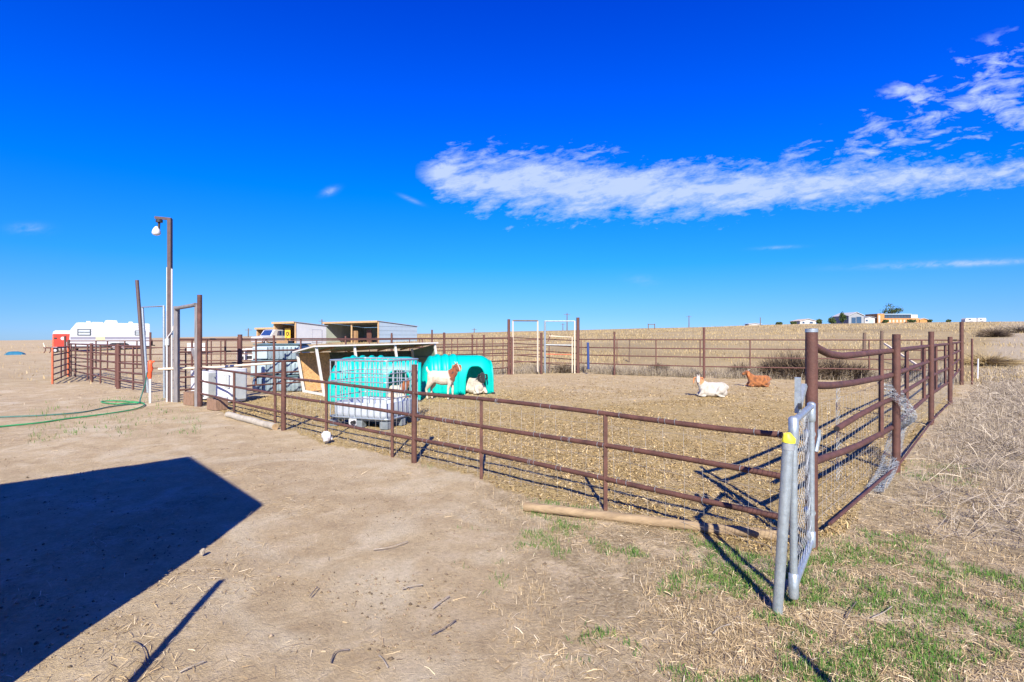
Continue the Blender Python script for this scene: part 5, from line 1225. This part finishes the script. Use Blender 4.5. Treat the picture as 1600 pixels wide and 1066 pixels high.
# brush along the outside of the back fence
x = np.empty(0); y = np.empty(0); r = np.random.default_rng(43)
for (pxa, pxb, Ya, Yb, n) in ((905, 1270, 20.5, 25, 48000), (1150, 1500, 18.2, 22.5, 48000), (640, 905, 23.5, 28, 16000)):
    pxs = r.uniform(pxa, pxb, n); ln = F3 if pxa > 900 else F4
    Yf = np.interp(pxs, [800, 903, 960, 1100, 1258, 1358, 1503], [22.6, 23.25, 22.07, 20.3, 19.3, 18.6, 17.8])+np.abs(r.normal(.5, 1.1, n))+.1
    x = np.append(x, (pxs-CX)/FPX*Yf); y = np.append(y, Yf)
cl = fbm(x*.9, y*.9, 91, 4); k = r.uniform(0, 1, len(x)) < np.clip((cl-.36)*5, .05, 1); x, y = x[k], y[k]
blades('fence_brush', x, y, r, .12, .46, .004, .010, 'dryweed', 'strip of dead brush along the outside of the back fence', 'brush', 1.5, lod=30)
# field grass
x, y, r = sample(150000, 22, 140, -46, 50, 45); pn, wd_, _, fl_ = masks(x, y); cl = fbm(x*.25, y*.25, 93, 5)
pxs = 800+840*x/y
k = (pn < .12) & (r.uniform(0, 1, len(x)) < fl_*np.clip((cl-.40)*5, .08, 1)*np.clip((pxs-420)/300, .25, 1)); x, y = x[k], y[k]
blades('field_grass', x, y, r, .06, .20, .010, .03, 'fieldgrass', 'short dry yellow grass covering the open field', 'grass', .7, lod=30)
# dead shrubs and tumbleweeds: things one can count
def shrub(name, label, px, Y, wd_s, h, n, seed, m='tumble', group=None, cat='tumbleweed'):
    x, y = xx(px, Y), Y; z = gz(x, y); o = thing(name, label, cat, (x, y, z), 0, group); r = np.random.default_rng(seed)
    a = r.normal(size=(n, 3)); a[:, 2] = np.abs(a[:, 2])*.9+.05; a /= np.linalg.norm(a, axis=1)[:, None]; ln = r.uniform(.45, 1.05, n)
    S = np.array([wd_s/2, wd_s/2, h]); p0 = a*S*.12*r.uniform(0, 1, (n, 1)); p1 = a*S*(ln*.6)[:, None]+r.normal(0, .03, (n, 3)); p2 = a*S*ln[:, None]+r.normal(0, .09, (n, 3))*S
    p2[:, 2] = np.maximum(p2[:, 2], .0); s = np.cross(a, r.normal(size=(n, 3))); s /= np.linalg.norm(s, axis=1)[:, None]; wv = r.uniform(.004, .010, (n, 1))
    V = np.stack([p0-s*wv, p0+s*wv, p1+s*wv, p1-s*wv, p2+s*wv*.4, p2-s*wv*.4], 1).reshape(-1, 3); b0 = np.arange(n)*6
    F_ = np.concatenate([np.stack([b0, b0+1, b0+2, b0+3], 1), np.stack([b0+3, b0+2, b0+4, b0+5], 1)])
    br = link_np('branches', np_mesh('branches', V, F_, {'tint': np.repeat(np.clip(r.normal(.35, .22, n), 0, 1), 6)}), m, parent=o)
    MB().tube([(0, 0, -.05), (.02, .02, h*.3)], [.025, .012], 6).build('stem', 'twig_dark', o)
TWD = ((1030, 22.4, .9, .40, 'low tumbleweed against the back fence left of the tallest back post'), (1158, 21.0, 1.0, .45, 'tumbleweed against the back fence just left of the brown goat'),
       (1212, 20.6, 1.3, .75, 'tall tumbleweed caught at the back fence right of the brown goat'), (1238, 20.4, 1.4, .9, 'tallest tumbleweed caught at the back fence left of the corner post'),
       (1262, 20.0, 1.2, .75, 'tumbleweed behind the big corner post'), (1302, 20.0, 1.3, .7, 'tumbleweed right of the corner post between the bent rails'),
       (1338, 19.8, 1.1, .55, 'tumbleweed under the fallen pale pole'), (1420, 19.4, 1.0, .5, 'tumbleweed by the back fence near the far right corner'))
for i, (a, b_, c_, d, lab) in enumerate(TWD): shrub('tumbleweed', lab, a, b_, c_*1.3, d*1.25, 2200, 100+i, group='tumbleweeds caught on the back fence')
shrub('dead_shrub', 'round brown dead shrub out in the field at far right', 1553, 42, 2.6, .75, 2500, 130, cat='shrub')
shrub('dead_shrub', 'low grey-brown shrub at the right edge under the ridge', 1588, 48, 5.0, .8, 2500, 131, cat='shrub', m='dryweed')
shrub('dead_shrub', 'yellowish dead shrub behind the white stake', 1540, 26, 3.2, .55, 2000, 132, cat='shrub', m='fieldgrass')
shrub('dead_shrub', 'small dry shrub inside the galvanised gateway', 880, 23.6, 1.4, .42, 900, 133, cat='shrub')
